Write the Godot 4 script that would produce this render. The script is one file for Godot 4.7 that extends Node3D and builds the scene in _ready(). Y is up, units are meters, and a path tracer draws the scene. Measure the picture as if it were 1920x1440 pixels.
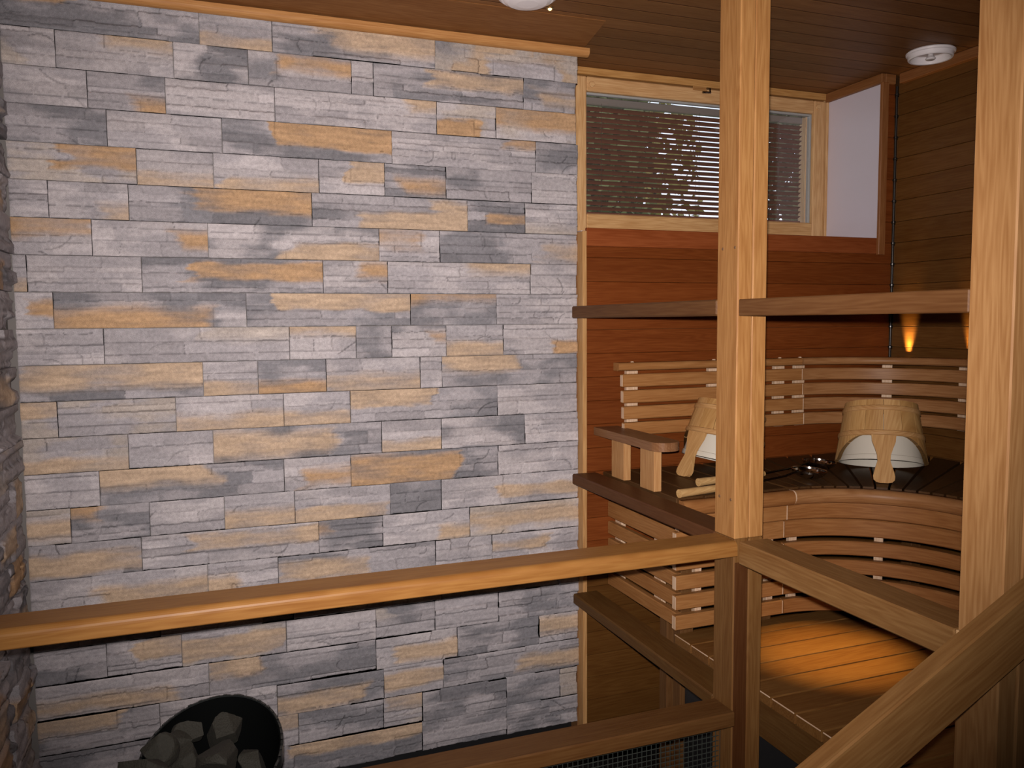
extends Node3D
# A sauna corner: stone wall, timber stove guard, curved bench with backrest, pails and ladles.
# x runs along the stone wall, y is up, z comes out of the stone wall towards the camera.

const EYE := Vector3(0, 1.5, 2.5)
const CR := Vector3(0.93626795, -0.00785472, 0.35119884)
const CU := Vector3(0.03410318, 0.99706004, -0.06861666)
const CF := Vector3(0.34962737, -0.07622058, -0.93378323)
const FOCAL := 1535.763

var rng := RandomNumberGenerator.new()
var mats := {}
var names := {}
var grain_tex: ImageTexture
var grain_tex2: ImageTexture
var speck_tex: ImageTexture
var stone_mat: StandardMaterial3D
var rock_mat: StandardMaterial3D
var n_big := FastNoiseLite.new()
var n_mid := FastNoiseLite.new()
var n_fine := FastNoiseLite.new()


# ------------------------------------------------------------------ helpers
class MB:
	var v := PackedVector3Array()
	var n := PackedVector3Array()
	var uv := PackedVector2Array()
	var ax := 0
	var off := Vector2.ZERO
	var us := 0.36
	var vs := 5.5

	func uvof(p: Vector3, nn: Vector3) -> Vector2:
		var o1 := (ax + 1) % 3
		var o2 := (ax + 2) % 3
		if absf(nn[ax]) > 0.8:
			return Vector2(p[o1] * vs, p[o2] * vs) + off
		return Vector2(p[ax] * us, (p[o1] + p[o2]) * vs) + off

	func trin(a: Vector3, b: Vector3, c: Vector3, na: Vector3, nb: Vector3, nc: Vector3) -> void:
		var g := (b - a).cross(c - a)
		var flip := g.dot(na + nb + nc) > 0.0
		v.append(a)
		n.append(na)
		uv.append(uvof(a, na))
		if flip:
			v.append(c)
			n.append(nc)
			uv.append(uvof(c, nc))
			v.append(b)
			n.append(nb)
			uv.append(uvof(b, nb))
		else:
			v.append(b)
			n.append(nb)
			uv.append(uvof(b, nb))
			v.append(c)
			n.append(nc)
			uv.append(uvof(c, nc))

	func tri(a: Vector3, b: Vector3, c: Vector3, nn: Vector3) -> void:
		trin(a, b, c, nn, nn, nn)

	func quad(a: Vector3, b: Vector3, c: Vector3, d: Vector3, nn: Vector3) -> void:
		trin(a, b, c, nn, nn, nn)
		trin(a, c, d, nn, nn, nn)

	func quadn(a: Vector3, b: Vector3, c: Vector3, d: Vector3, na: Vector3, nb: Vector3, nc: Vector3, nd: Vector3) -> void:
		trin(a, b, c, na, nb, nc)
		trin(a, c, d, na, nc, nd)

	# a box with chamfered edges; lo and hi in local coordinates
	func box(lo: Vector3, hi: Vector3, c: float) -> void:
		var s := hi - lo
		c = minf(c, 0.45 * minf(s.x, minf(s.y, s.z)))
		var ctr := (lo + hi) / 2
		var h := s / 2
		for a in 3:
			var b := (a + 1) % 3
			var d := (a + 2) % 3
			for sg in [-1.0, 1.0]:
				var nn := Vector3.ZERO
				nn[a] = sg
				var q := []
				for k in [[-1, -1], [1, -1], [1, 1], [-1, 1]]:
					var p := Vector3.ZERO
					p[a] = sg * h[a]
					p[b] = k[0] * (h[b] - c)
					p[d] = k[1] * (h[d] - c)
					q.append(ctr + p)
				quad(q[0], q[1], q[2], q[3], nn)
			# the four edges along axis a
			for sb in [-1.0, 1.0]:
				for sd in [-1.0, 1.0]:
					var p1 := Vector3.ZERO
					p1[a] = -(h[a] - c)
					p1[b] = sb * h[b]
					p1[d] = sd * (h[d] - c)
					var p2 := p1
					p2[a] = h[a] - c
					var p3 := p2
					p3[b] = sb * (h[b] - c)
					p3[d] = sd * h[d]
					var p4 := p3
					p4[a] = -(h[a] - c)
					var nn := Vector3.ZERO
					nn[b] = sb
					nn[d] = sd
					quad(ctr + p1, ctr + p2, ctr + p3, ctr + p4, nn.normalized())
		for sx in [-1.0, 1.0]:
			for sy in [-1.0, 1.0]:
				for sz in [-1.0, 1.0]:
					var g := Vector3(sx, sy, sz)
					var f := g * h
					tri(ctr + f - Vector3(0, g.y * c, g.z * c), ctr + f - Vector3(g.x * c, 0, g.z * c), ctr + f - Vector3(g.x * c, g.y * c, 0), g.normalized())

	# profile: [radius, y] pairs turned round y; closed by its own points
	func lathe(prof: Array, seg: int, from := 0.0, to := TAU, at := Vector3.ZERO) -> void:
		for i in prof.size() - 1:
			var p: Vector2 = prof[i]
			var q: Vector2 = prof[i + 1]
			var t := (q - p)
			if t.length() < 1e-6:
				continue
			var nr := Vector2(t.y, -t.x).normalized()
			for k in seg:
				var a0 := from + (to - from) * k / seg
				var a1 := from + (to - from) * (k + 1) / seg
				var d0 := Vector3(cos(a0), 0, sin(a0))
				var d1 := Vector3(cos(a1), 0, sin(a1))
				var n0 := d0 * nr.x + Vector3.UP * nr.y
				var n1 := d1 * nr.x + Vector3.UP * nr.y
				quadn(at + d0 * p.x + Vector3.UP * p.y, at + d1 * p.x + Vector3.UP * p.y, at + d1 * q.x + Vector3.UP * q.y, at + d0 * q.x + Vector3.UP * q.y, n0, n1, n1, n0)

	# a profile [d, y] carried along a path of [Vector3 point, Vector3 outward normal]
	func sweep(path: Array, prof: Array, round_it := false) -> void:
		var run := 0.0
		var m := prof.size()
		var pn := []
		for i in m:
			var e0: Vector2 = (prof[i] - prof[(i + m - 1) % m]).normalized()
			var e1: Vector2 = (prof[(i + 1) % m] - prof[i]).normalized()
			pn.append([Vector2(e0.y, -e0.x), Vector2(e1.y, -e1.x)])
		var area := 0.0
		for i in m:
			area += prof[i].cross(prof[(i + 1) % m])
		var sgn := 1.0 if area > 0 else -1.0
		for s in path.size() - 1:
			var p0: Vector3 = path[s][0]
			var p1: Vector3 = path[s + 1][0]
			var o0: Vector3 = path[s][1]
			var o1: Vector3 = path[s + 1][1]
			var l := p0.distance_to(p1)
			for i in m:
				var j := (i + 1) % m
				var a: Vector2 = prof[i]
				var b: Vector2 = prof[j]
				var na: Vector2 = pn[i][1]
				var nb: Vector2 = pn[j][0]
				if round_it:
					na = (pn[i][0] + pn[i][1]).normalized()
					nb = (pn[j][0] + pn[j][1]).normalized()
				na *= sgn
				nb *= sgn
				var k := v.size()
				quadn(p0 + o0 * a.x + Vector3.UP * a.y, p1 + o1 * a.x + Vector3.UP * a.y, p1 + o1 * b.x + Vector3.UP * b.y, p0 + o0 * b.x + Vector3.UP * b.y,
					o0 * na.x + Vector3.UP * na.y, o1 * na.x + Vector3.UP * na.y, o1 * nb.x + Vector3.UP * nb.y, o0 * nb.x + Vector3.UP * nb.y)
				for t in range(k, v.size()):
					var far := v[t].distance_to(p1 + Vector3.UP * v[t].y - Vector3.UP * p1.y) < v[t].distance_to(p0 + Vector3.UP * v[t].y - Vector3.UP * p0.y)
					uv[t] = Vector2((run + (l if far else 0.0)) * us, v[t].y * vs + (v[t] - p0).dot(o0) * vs) + off
			run += l
		for e in [0, path.size() - 1]:
			var pp: Vector3 = path[e][0]
			var oo: Vector3 = path[e][1]
			var other: Vector3 = path[1 if e == 0 else e - 1][0]
			var nn := (pp - other).normalized()
			for i in range(1, m - 1):
				tri(pp + oo * prof[0].x + Vector3.UP * prof[0].y, pp + oo * prof[i].x + Vector3.UP * prof[i].y, pp + oo * prof[i + 1].x + Vector3.UP * prof[i + 1].y, nn)

	func tube(pts: Array, r: float, seg := 8, r2 := -1.0) -> void:
		var rings := []
		for i in pts.size():
			var t: Vector3 = (pts[mini(i + 1, pts.size() - 1)] - pts[maxi(i - 1, 0)]).normalized()
			var a := t.cross(Vector3.UP if absf(t.y) < 0.9 else Vector3.RIGHT).normalized()
			var b := t.cross(a)
			var rr := r if r2 < 0 else lerpf(r, r2, float(i) / (pts.size() - 1))
			var ring := []
			for k in seg:
				var d := a * cos(TAU * k / seg) + b * sin(TAU * k / seg)
				ring.append([pts[i] + d * rr, d])
			rings.append(ring)
			if i == 0 or i == pts.size() - 1:
				for k in seg:
					tri(pts[i], ring[k][0], ring[(k + 1) % seg][0] if k < seg - 1 else ring[0][0], -t if i == 0 else t)
		for i in pts.size() - 1:
			for k in seg:
				var j := (k + 1) % seg
				quadn(rings[i][k][0], rings[i][j][0], rings[i + 1][j][0], rings[i + 1][k][0], rings[i][k][1], rings[i][j][1], rings[i + 1][j][1], rings[i + 1][k][1])

	func mesh() -> ArrayMesh:
		var m := ArrayMesh.new()
		var arr := []
		arr.resize(Mesh.ARRAY_MAX)
		arr[Mesh.ARRAY_VERTEX] = v
		arr[Mesh.ARRAY_NORMAL] = n
		arr[Mesh.ARRAY_TEX_UV] = uv
		m.add_surface_from_arrays(Mesh.PRIMITIVE_TRIANGLES, arr)
		return m


func mb(ax := 0) -> MB:
	var b := MB.new()
	b.ax = ax
	b.off = Vector2(rng.randf(), rng.randf())
	return b


func numbered(called: String) -> String:
	var k: int = names.get(called, 0)
	names[called] = k + 1
	return called if k == 0 else "%s_%03d" % [called, k]


func meta(o: Node, label: String, category: String, group := "", kind := "") -> void:
	if label:
		o.set_meta("label", label)
	if category:
		o.set_meta("category", category)
	if group:
		o.set_meta("group", group)
	if kind:
		o.set_meta("kind", kind)


func thing(called: String, at: Vector3, label: String, category: String, group := "", kind := "") -> Node3D:
	var o := Node3D.new()
	o.name = numbered(called)
	add_child(o, true)
	o.position = at
	meta(o, label, category, group, kind)
	return o


func part_node(called: String, parent: Node, at: Vector3, label: String) -> Node3D:
	var o := Node3D.new()
	o.name = called
	parent.add_child(o, true)
	o.position = at - world_of(parent)
	o.set_meta("label", label)
	return o


func world_of(o: Node) -> Vector3:
	var p := Vector3.ZERO
	while o is Node3D and o != self:
		p += o.position
		o = o.get_parent()
	return p


# commits a mesh built in coordinates round `at` (world) under parent
func put(called: String, b: MB, mat: Material, parent: Node, at: Vector3) -> MeshInstance3D:
	var o := MeshInstance3D.new()
	o.mesh = b.mesh()
	o.mesh.surface_set_material(0, mat)
	o.name = numbered(called) if parent == self else called
	parent.add_child(o, true)
	o.position = at - world_of(parent)
	return o


# a chamfered timber from world corner lo to world corner hi
func timber(called: String, parent: Node, lo: Vector3, hi: Vector3, mat: Material, ax: int, chamfer := 0.002) -> MeshInstance3D:
	var c := (lo + hi) / 2
	var at := Vector3(c.x, lo.y, c.z)
	var b := mb(ax)
	b.box(lo - at, hi - at, chamfer)
	return put(called, b, mat, parent, at)


func wood(r: float, g: float, b: float, rough := 0.5, tex := 0) -> StandardMaterial3D:
	var key := "%.3f %.3f %.3f %.2f %d" % [r, g, b, rough, tex]
	if not mats.has(key):
		var m := StandardMaterial3D.new()
		m.albedo_color = Color(r, g, b).linear_to_srgb()
		m.albedo_texture = grain_tex if tex == 0 else grain_tex2
		m.roughness = rough
		m.metallic_specular = 0.28
		mats[key] = m
	return mats[key]


func plain(r: float, g: float, b: float, rough := 0.6, metal := 0.0) -> StandardMaterial3D:
	var key := "p %.3f %.3f %.3f %.2f %.2f" % [r, g, b, rough, metal]
	if not mats.has(key):
		var m := StandardMaterial3D.new()
		m.albedo_color = Color(r, g, b).linear_to_srgb()
		m.roughness = rough
		m.metallic = metal
		mats[key] = m
	return mats[key]


func glow(c: Color, e: float) -> StandardMaterial3D:
	var m := StandardMaterial3D.new()
	m.albedo_color = Color(0.9, 0.9, 0.9)
	m.emission_enabled = true
	m.emission = c
	m.emission_energy_multiplier = e
	return m


func spot(parent: Node, at: Vector3, to: Vector3, energy: float, angle: float, col: Color, size: float, blend := 1.0) -> void:
	var l := SpotLight3D.new()
	l.name = "spot_light"
	parent.add_child(l, true)
	l.position = at - world_of(parent)
	var d := (to - at).normalized()
	l.basis = Basis.looking_at(d, Vector3.UP if absf(d.y) < 0.95 else Vector3.BACK)
	l.light_energy = energy
	l.light_color = col
	l.spot_angle = angle
	l.spot_angle_attenuation = blend
	l.spot_range = 12.0
	l.spot_attenuation = 2.0
	l.light_size = size
	l.shadow_enabled = true


# where the sight line of a pixel of the 1920 x 1440 frame meets the plane axis = value
func on(px: float, py: float, axis: int, value: float) -> Vector3:
	var d := CR * (px - 960.0) - CU * (py - 720.0) + CF * FOCAL
	return EYE + d * ((value - EYE[axis]) / d[axis])


func pix(p: Vector3) -> Vector2:
	var q := p - EYE
	return Vector2(960 + FOCAL * q.dot(CR) / q.dot(CF), 720 - FOCAL * q.dot(CU) / q.dot(CF))


func noise_bytes(sd: int, freq: float, size: int, oct := 4) -> PackedByteArray:
	var f := FastNoiseLite.new()
	f.seed = sd
	f.noise_type = FastNoiseLite.TYPE_SIMPLEX_SMOOTH
	f.frequency = freq
	f.fractal_octaves = oct
	var im := f.get_seamless_image(size, size)
	im.convert(Image.FORMAT_L8)
	return im.get_data()


func make_grain(sd: int, rings: float, dark: Vector3) -> ImageTexture:
	var s := 512
	var a := noise_bytes(sd, 0.006, s, 3)
	var b := noise_bytes(sd + 1, 0.05, s, 4)
	var out := PackedByteArray()
	out.resize(s * s * 3)
	for y in s:
		for x in s:
			var i := y * s + x
			var na := a[i] / 255.0
			var nb := b[i] / 255.0
			var r := 0.5 + 0.5 * sin(TAU * (y * rings / s + na * 5.0))
			var t := clampf(0.25 + 0.38 * r + 0.75 * (nb - 0.5) + 0.5 * (na - 0.5) + 0.2, 0.0, 1.0)
			out[i * 3] = int(255 * lerpf(dark.x, 1.0, t))
			out[i * 3 + 1] = int(255 * lerpf(dark.y, 1.0, t))
			out[i * 3 + 2] = int(255 * lerpf(dark.z, 1.0, t))
	return ImageTexture.create_from_image(Image.create_from_data(s, s, false, Image.FORMAT_RGB8, out))


func make_textures() -> void:
	grain_tex = make_grain(11, 7, Vector3(0.86, 0.80, 0.74))
	grain_tex2 = make_grain(31, 4, Vector3(0.84, 0.78, 0.72))
	# mineral speckle for stone
	var s := 512
	var a := noise_bytes(5, 0.22, s, 3)
	var b := noise_bytes(6, 0.03, s, 4)
	var out := PackedByteArray()
	out.resize(s * s * 3)
	for i in s * s:
		var t := clampf(0.88 + 0.36 * (a[i] / 255.0 - 0.5) + 0.14 * (b[i] / 255.0 - 0.5), 0.0, 1.0)
		for k in 3:
			out[i * 3 + k] = int(255 * t)
	speck_tex = ImageTexture.create_from_image(Image.create_from_data(s, s, false, Image.FORMAT_RGB8, out))
	var nt := FastNoiseLite.new()
	nt.seed = 9
	nt.frequency = 0.05
	nt.fractal_octaves = 5
	nt.noise_type = FastNoiseLite.TYPE_SIMPLEX_SMOOTH
	var him := nt.get_seamless_image(512, 512)
	him.bump_map_to_normal_map(5.0)
	var ntex := ImageTexture.create_from_image(him)
	stone_mat = StandardMaterial3D.new()
	stone_mat.vertex_color_use_as_albedo = true
	stone_mat.albedo_texture = speck_tex
	stone_mat.uv1_triplanar = true
	stone_mat.uv1_world_triplanar = true
	stone_mat.uv1_scale = Vector3(4.2, 4.2, 4.2)
	stone_mat.normal_enabled = true
	stone_mat.normal_texture = ntex
	stone_mat.normal_scale = 0.3
	stone_mat.roughness = 0.85
	stone_mat.metallic_specular = 0.3
	rock_mat = StandardMaterial3D.new()
	rock_mat.albedo_color = Color(0.024, 0.023, 0.016).linear_to_srgb()
	rock_mat.albedo_texture = speck_tex
	rock_mat.uv1_triplanar = true
	rock_mat.uv1_scale = Vector3(9, 9, 9)
	rock_mat.normal_enabled = true
	rock_mat.normal_texture = ntex
	rock_mat.normal_scale = 1.3
	rock_mat.roughness = 0.8
	n_big.seed = 3
	n_big.frequency = 9.0
	n_big.fractal_octaves = 3
	n_mid.seed = 4
	n_mid.frequency = 34.0
	n_mid.fractal_octaves = 3
	n_fine.seed = 5
	n_fine.frequency = 120.0
	n_fine.fractal_octaves = 2


# ------------------------------------------------------------------ stone cladding
const TONE := {
	"G": Vector3(0.525, 0.493, 0.514), "M": Vector3(0.410, 0.390, 0.416), "D": Vector3(0.238, 0.236, 0.260),
	"T": Vector3(0.515, 0.388, 0.280), "O": Vector3(0.480, 0.312, 0.180), "P": Vector3(0.490, 0.435, 0.400),
}
# per course, from the ceiling down: [right end in pixels, main tone, second tone, then coloured bands [x0, x1, top share, bottom share, tone] ...]
var COURSES := [
	[[373, "D", "M", [0, 115, 0, 0.35, "O"]], [510, "M", "G", [377, 510, 0.62, 1, "T"]], [816, "D", "M", [605, 816, 0, 0.72, "T"]], [1083, "P", "T", [812, 872, 0, 0.62, "D"], [925, 1040, 0.5, 1, "M"]]],
	[[103, "M", "G", [0, 30, 0.3, 0.95, "P"]], [325, "G", "M", [195, 325, 0, 0.38, "T"]], [465, "D", "G"], [659, "G", "M", [470, 520, 0.2, 0.8, "D"], [525, 659, 0.06, 0.5, "O"]], [700, "M", "G"], [982, "D", "M", [803, 982, 0.05, 0.52, "T"]], [1083, "M", "D", [1015, 1083, 0.42, 0.82, "T"]]],
	[[163, "M", "G"], [310, "D", "M", [262, 310, 0.66, 1, "O"]], [515, "M", "G"], [819, "M", "G", [781, 819, 0, 0.36, "T"]], [930, "G", "P", [820, 890, 0.5, 1, "O"]], [1083, "P", "G", [930, 1083, 0.02, 0.62, "O"]]],
	[[200, "D", "M"], [416, "M", "G"], [735, "D", "M", [515, 735, 0.0, 0.68, "O"]], [1005, "M", "G", [935, 1005, 0, 0.3, "O"]], [1083, "M", "D"]],
	[[256, "M", "P", [112, 256, 0, 0.62, "O"]], [400, "G", "M", [258, 400, 0.6, 1, "T"]], [598, "G", "M", [420, 598, 0.58, 1, "T"]], [721, "M", "G", [657, 721, 0.02, 0.6, "T"]], [836, "D", "M", [760, 836, 0.5, 0.88, "O"]], [997, "M", "D"], [1083, "G", "M"]],
	[[90, "M", "G"], [241, "M", "G", [170, 241, 0.58, 1, "T"]], [585, "D", "M", [347, 585, 0, 0.68, "O"]], [877, "M", "D", [665, 877, 0.48, 1, "T"], [815, 877, 0.1, 1, "T"]], [985, "D", "M", [910, 985, 0.35, 0.75, "O"]], [1083, "M", "G", [985, 1083, 0.72, 1, "P"]]],
	[[172, "G", "M", [15, 170, 0, 0.48, "O"]], [390, "M", "G", [337, 388, 0.3, 0.78, "O"]], [711, "G", "D", [535, 711, 0.5, 1, "T"]], [825, "G", "M", [711, 790, 0.1, 0.52, "O"]], [1083, "M", "D", [997, 1083, 0.28, 0.9, "T"]]],
	[[50, "M", "G", [10, 48, 0.6, 1, "T"]], [266, "G", "M"], [606, "D", "M", [360, 606, 0.08, 0.64, "O"]], [727, "M", "G", [688, 725, 0.1, 0.6, "O"]], [995, "G", "M", [868, 995, 0, 0.3, "T"]], [1083, "M", "G"]],
	[[100, "G", "M", [42, 98, 0.2, 0.62, "O"]], [462, "D", "M", [100, 400, 0.45, 1, "O"], [400, 462, 0.5, 1, "G"]], [770, "M", "D", [525, 770, 0, 0.55, "T"]], [931, "M", "D", [770, 931, 0, 0.24, "O"]], [1083, "M", "G"]],
	[[195, "M", "G"], [543, "G", "M", [375, 543, 0, 0.3, "P"]], [668, "G", "M", [543, 668, 0, 0.3, "T"]], [735, "M", "D"], [837, "G", "D", [797, 837, 0.2, 0.6, "O"]], [944, "M", "G", [840, 944, 0.55, 1, "T"]], [1083, "M", "G", [1047, 1083, 0.6, 0.95, "O"]]],
	[[381, "M", "D", [25, 380, 0, 0.64, "T"]], [484, "M", "G", [381, 484, 0.55, 1, "T"]], [612, "D", "M", [484, 612, 0.62, 1, "O"]], [788, "M", "G", [612, 788, 0.48, 1, "T"]], [829, "G", "M"], [1083, "M", "D", [829, 978, 0, 0.5, "T"]]],
	[[108, "M", "P", [28, 108, 0, 0.45, "T"]], [330, "P", "M"], [532, "G", "M", [332, 532, 0.55, 1, "T"]], [657, "M", "G", [532, 657, 0.55, 1, "T"]], [933, "M", "D", [657, 820, 0, 0.55, "T"]], [1083, "M", "G"]],
	[[241, "P", "M", [33, 240, 0.66, 1, "T"]], [400, "G", "M"], [716, "D", "M", [402, 625, 0.15, 0.92, "T"]], [828, "G", "M", [716, 828, 0.6, 1, "T"]], [984, "G", "D"], [1083, "M", "G"]],
	[[187, "M", "G"], [533, "M", "D", [187, 390, 0, 0.48, "T"]], [658, "G", "M", [570, 658, 0.35, 0.88, "O"]], [934, "D", "M", [658, 862, 0.1, 0.96, "O"]], [1083, "M", "G"]],
	[[133, "P", "G", [42, 133, 0.3, 0.78, "T"]], [281, "D", "M", [133, 183, 0, 0.36, "O"]], [421, "M", "G"], [553, "M", "G", [421, 553, 0.5, 1, "T"]], [732, "M", "G", [553, 732, 0.5, 1, "T"]], [828, "M", "D"], [1083, "M", "G", [945, 1083, 0.4, 0.82, "T"]]],
	[[266, "M", "D", [45, 266, 0.28, 0.9, "T"]], [598, "M", "G", [348, 598, 0.08, 0.6, "T"]], [718, "D", "M", [598, 640, 0.08, 0.42, "O"]], [881, "M", "G", [835, 881, 0.52, 0.95, "T"]], [1083, "G", "P", [885, 1083, 0.25, 0.75, "T"]]],
	[[390, "M", "G", [205, 390, 0.35, 1, "T"]], [522, "M", "G", [390, 435, 0.4, 1, "T"]], [817, "M", "D", [522, 700, 0.2, 0.8, "T"]], [923, "G", "M"], [1083, "M", "G", [923, 1022, 0.2, 0.6, "T"]]],
	[[300, "M", "D"], [550, "M", "G", [400, 550, 0.3, 0.8, "T"]], [828, "M", "D", [550, 680, 0.05, 0.6, "T"]], [985, "M", "D"], [1083, "M", "G", [985, 1083, 0.3, 0.8, "T"]]],
	[[200, "D", "M"], [341, "M", "G", [268, 341, 0, 0.6, "T"]], [537, "M", "P", [341, 537, 0.2, 0.9, "T"]], [705, "M", "G"], [816, "D", "M", [705, 742, 0, 0.32, "P"]], [935, "M", "G"], [1083, "M", "D"]],
	[[392, "G", "M", [60, 313, 0.5, 0.92, "T"]], [705, "M", "D", [392, 488, 0, 0.5, "T"]], [858, "G", "M", [747, 858, 0.35, 0.85, "T"]], [1011, "D", "M"], [1083, "M", "G", [1012, 1083, 0.1, 0.65, "T"]]],
	[[300, "M", "D", [60, 220, 0.0, 0.5, "T"]], [520, "M", "G"], [720, "M", "D", [520, 680, 0.4, 0.92, "T"]], [832, "G", "M", [720, 832, 0.2, 0.7, "T"]], [1083, "M", "D", [965, 1083, 0.3, 0.8, "T"]]],
	[[330, "M", "D"], [560, "M", "G", [480, 560, 0.0, 0.5, "T"]], [720, "M", "D"], [792, "M", "P", [720, 792, 0, 0.5, "T"]], [950, "D", "M"], [1050, "M", "D"], [1083, "P", "M"]],
	[[420, "D", "M"], [792, "M", "D", [540, 792, 0.0, 0.35, "T"]], [950, "M", "D"], [1083, "D", "M"]],
]


# one cladding stone: a relief of ledges on a grid, with sides; bands are [u0, u1, v0, v1, tone] in metres from its upper left corner
func stone(parent: Node, o: Vector3, ua: Vector3, na: Vector3, w: float, h: float, main: String, second: String, bands: Array, cell: float, rough: float, proud: float) -> void:
	var g := 0.0008
	var nx := maxi(4, int(w / cell))
	var ny := maxi(4, int(h / cell))
	var line := cell * 0.56
	var pv := PackedVector3Array()
	var pc := PackedColorArray()
	var hs := PackedFloat32Array()
	# random ledges: rows cut into pieces, each with its own depth and tone; joints between them are cracks of uneven strength
	var rows := []
	var y := 0.0
	while y < h - 0.012:
		var rh := rng.randf_range(0.012, 0.042)
		if h - y - rh < 0.013:
			rh = h - y
		var pieces := []
		var x := 0.0
		while x < w:
			var pw := rng.randf_range(0.05, 0.26)
			if w - x - pw < 0.04:
				pw = w - x + 0.01
			pieces.append([x + pw, rng.randf_range(-1, 1) * 0.0034 * rough, rng.randf_range(0.87, 1.10), rng.randf_range(-0.22, 0.22), rng.randf_range(-0.25, 0.25), pow(rng.randf(), 1.3)])
			x += pw
		rows.append([y + rh, pieces, rng.randf_range(0.35, 1.0), rng.randf() * 90.0])
		y += rh
	# a few stray cracks that bend across the face
	var stray := []
	for k in (rng.randi() % 4 if w > 0.12 else 0):
		var a := Vector2(rng.randf() * w, rng.randf() * h)
		stray.append([a, a + Vector2(rng.randf_range(-0.07, 0.07), rng.randf_range(0.015, 0.05)), rng.randf_range(-0.02, 0.02), rng.randf_range(0.4, 1.0)])
	var off := rng.randf() * 50.0
	var bdz := []
	for b in bands:
		bdz.append([rng.randf_range(-0.0005, 0.0035), rng.randf_range(0.005, 0.022), rng.randf_range(0.0, 0.75)])
	var tm: Vector3 = TONE[main]
	var ts: Vector3 = TONE[second]
	for j in ny + 1:
		for i in nx + 1:
			var u := w * i / nx
			var v := h * j / ny
			var p3 := o + ua * u - Vector3.UP * v
			var wob := n_big.get_noise_2d(u * 2.2 + off, v * 0.6 + off)
			var vv := v + wob * 0.0024
			var row: Array = rows[rows.size() - 1]
			var top := 0.0
			var cs := 0.0
			for r in rows:
				if vv < r[0]:
					row = r
					break
				top = r[0]
				cs = r[2]
			var piece: Array = row[1][row[1].size() - 1]
			var uu := u + n_mid.get_noise_2d(v * 1.5, off) * 0.004
			for p in row[1]:
				if uu + (vv - top) * p[4] < p[0]:
					piece = p
					break
			# strength of the crack here
			var crack := 0.0
			if vv - top < line and top > 0.0:
				crack = cs
			if row[0] < h - 0.002 and row[0] - vv < line * 0.6:
				crack = maxf(crack, row[2])
			if absf(piece[0] - uu - (vv - top) * piece[4]) < line and piece[0] < w:
				crack = maxf(crack, piece[5])
			crack *= smoothstep(-0.55, -0.12, n_big.get_noise_2d(u * 1.6 + off * 3.0, v * 3.0))
			for st2 in stray:
				var ab: Vector2 = st2[1] - st2[0]
				var q: Vector2 = Vector2(u, v) - st2[0]
				var t2 := clampf(q.dot(ab) / ab.length_squared(), 0.0, 1.0)
				var bend: Vector2 = st2[0] + ab * t2 + ab.orthogonal().normalized() * st2[2] * 4.0 * t2 * (1.0 - t2)
				if Vector2(u, v).distance_to(bend) < line:
					crack = maxf(crack, st2[3])
			var blot := n_big.get_noise_3d(p3.x * 0.42 + off, p3.y * 0.9, p3.z * 0.42)
			var streak := n_mid.get_noise_3d(p3.x * 0.22, p3.y * 1.9 + off, p3.z * 0.22)
			var fine := n_fine.get_noise_3d(p3.x, p3.y, p3.z)
			var t := smoothstep(-0.24, 0.26, blot + streak * 0.22 + piece[3])
			var col: Vector3 = tm.lerp(ts, t) * piece[2]
			var dz: float = piece[1]
			for k in bands.size():
				var b: Array = bands[k]
				var du := minf(u - b[0], b[1] - u)
				var dv := minf(vv - b[2], b[3] - vv)
				var soft: float = bdz[k][1]
				var inset := minf(du + blot * 0.07 + streak * 0.02, dv + blot * 0.016 + streak * 0.006)
				var s := smoothstep(-soft, soft * 1.2, inset)
				if s > 0.0:
					var tc: Vector3 = TONE[b[4]] * (1.0 + 0.16 * streak + 0.22 * blot)
					col = col.lerp(tc, s * clampf(0.92 + 0.55 * blot + 0.2 * streak, 0.5, 1.0))
					if minf(du, dv) > 0.0:
						dz = bdz[k][0]
						crack *= 0.25
						if minf(du, dv) < line:
							crack = maxf(crack, bdz[k][2] + 0.5 * wob)
			var hh := proud + dz + 0.0012 * rough * streak + 0.0016 * rough * blot + 0.0005 * fine - 0.0030 * crack
			col *= (1.0 + 0.15 * streak + 0.08 * fine) * (1.0 - 0.5 * crack)
			if i == 0 or j == 0 or i == nx or j == ny:
				hh -= 0.0016
			var pu := clampf(u, g, w - g)
			var pvv := clampf(v, g, h - g)
			pv.append(o + ua * pu - Vector3.UP * pvv + na * hh)
			pc.append(Color(col.x, col.y, col.z))
			hs.append(hh)
	# normals from the relief
	var pn := PackedVector3Array()
	var st := nx + 1
	for j in ny + 1:
		for i in nx + 1:
			var a := pv[j * st + mini(i + 1, nx)] - pv[j * st + maxi(i - 1, 0)]
			var b := pv[mini(j + 1, ny) * st + i] - pv[maxi(j - 1, 0) * st + i]
			var nn := a.cross(b).normalized()
			pn.append(nn if nn.dot(na) > 0 else -nn)
	var idx := PackedInt32Array()
	var cw := ua.cross(-Vector3.UP).dot(na) > 0.0
	for j in ny:
		for i in nx:
			var q := j * st + i
			if cw:
				idx.append_array(PackedInt32Array([q, q + st, q + 1, q + 1, q + st, q + st + 1]))
			else:
				idx.append_array(PackedInt32Array([q, q + 1, q + st, q + 1, q + st + 1, q + st]))
	# sides
	var ring := []
	for i in nx:
		ring.append(i)
	for j in ny:
		ring.append(j * st + nx)
	for i in nx:
		ring.append(ny * st + nx - i)
	for j in ny:
		ring.append((ny - j) * st)
	var base := pv.size()
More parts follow.
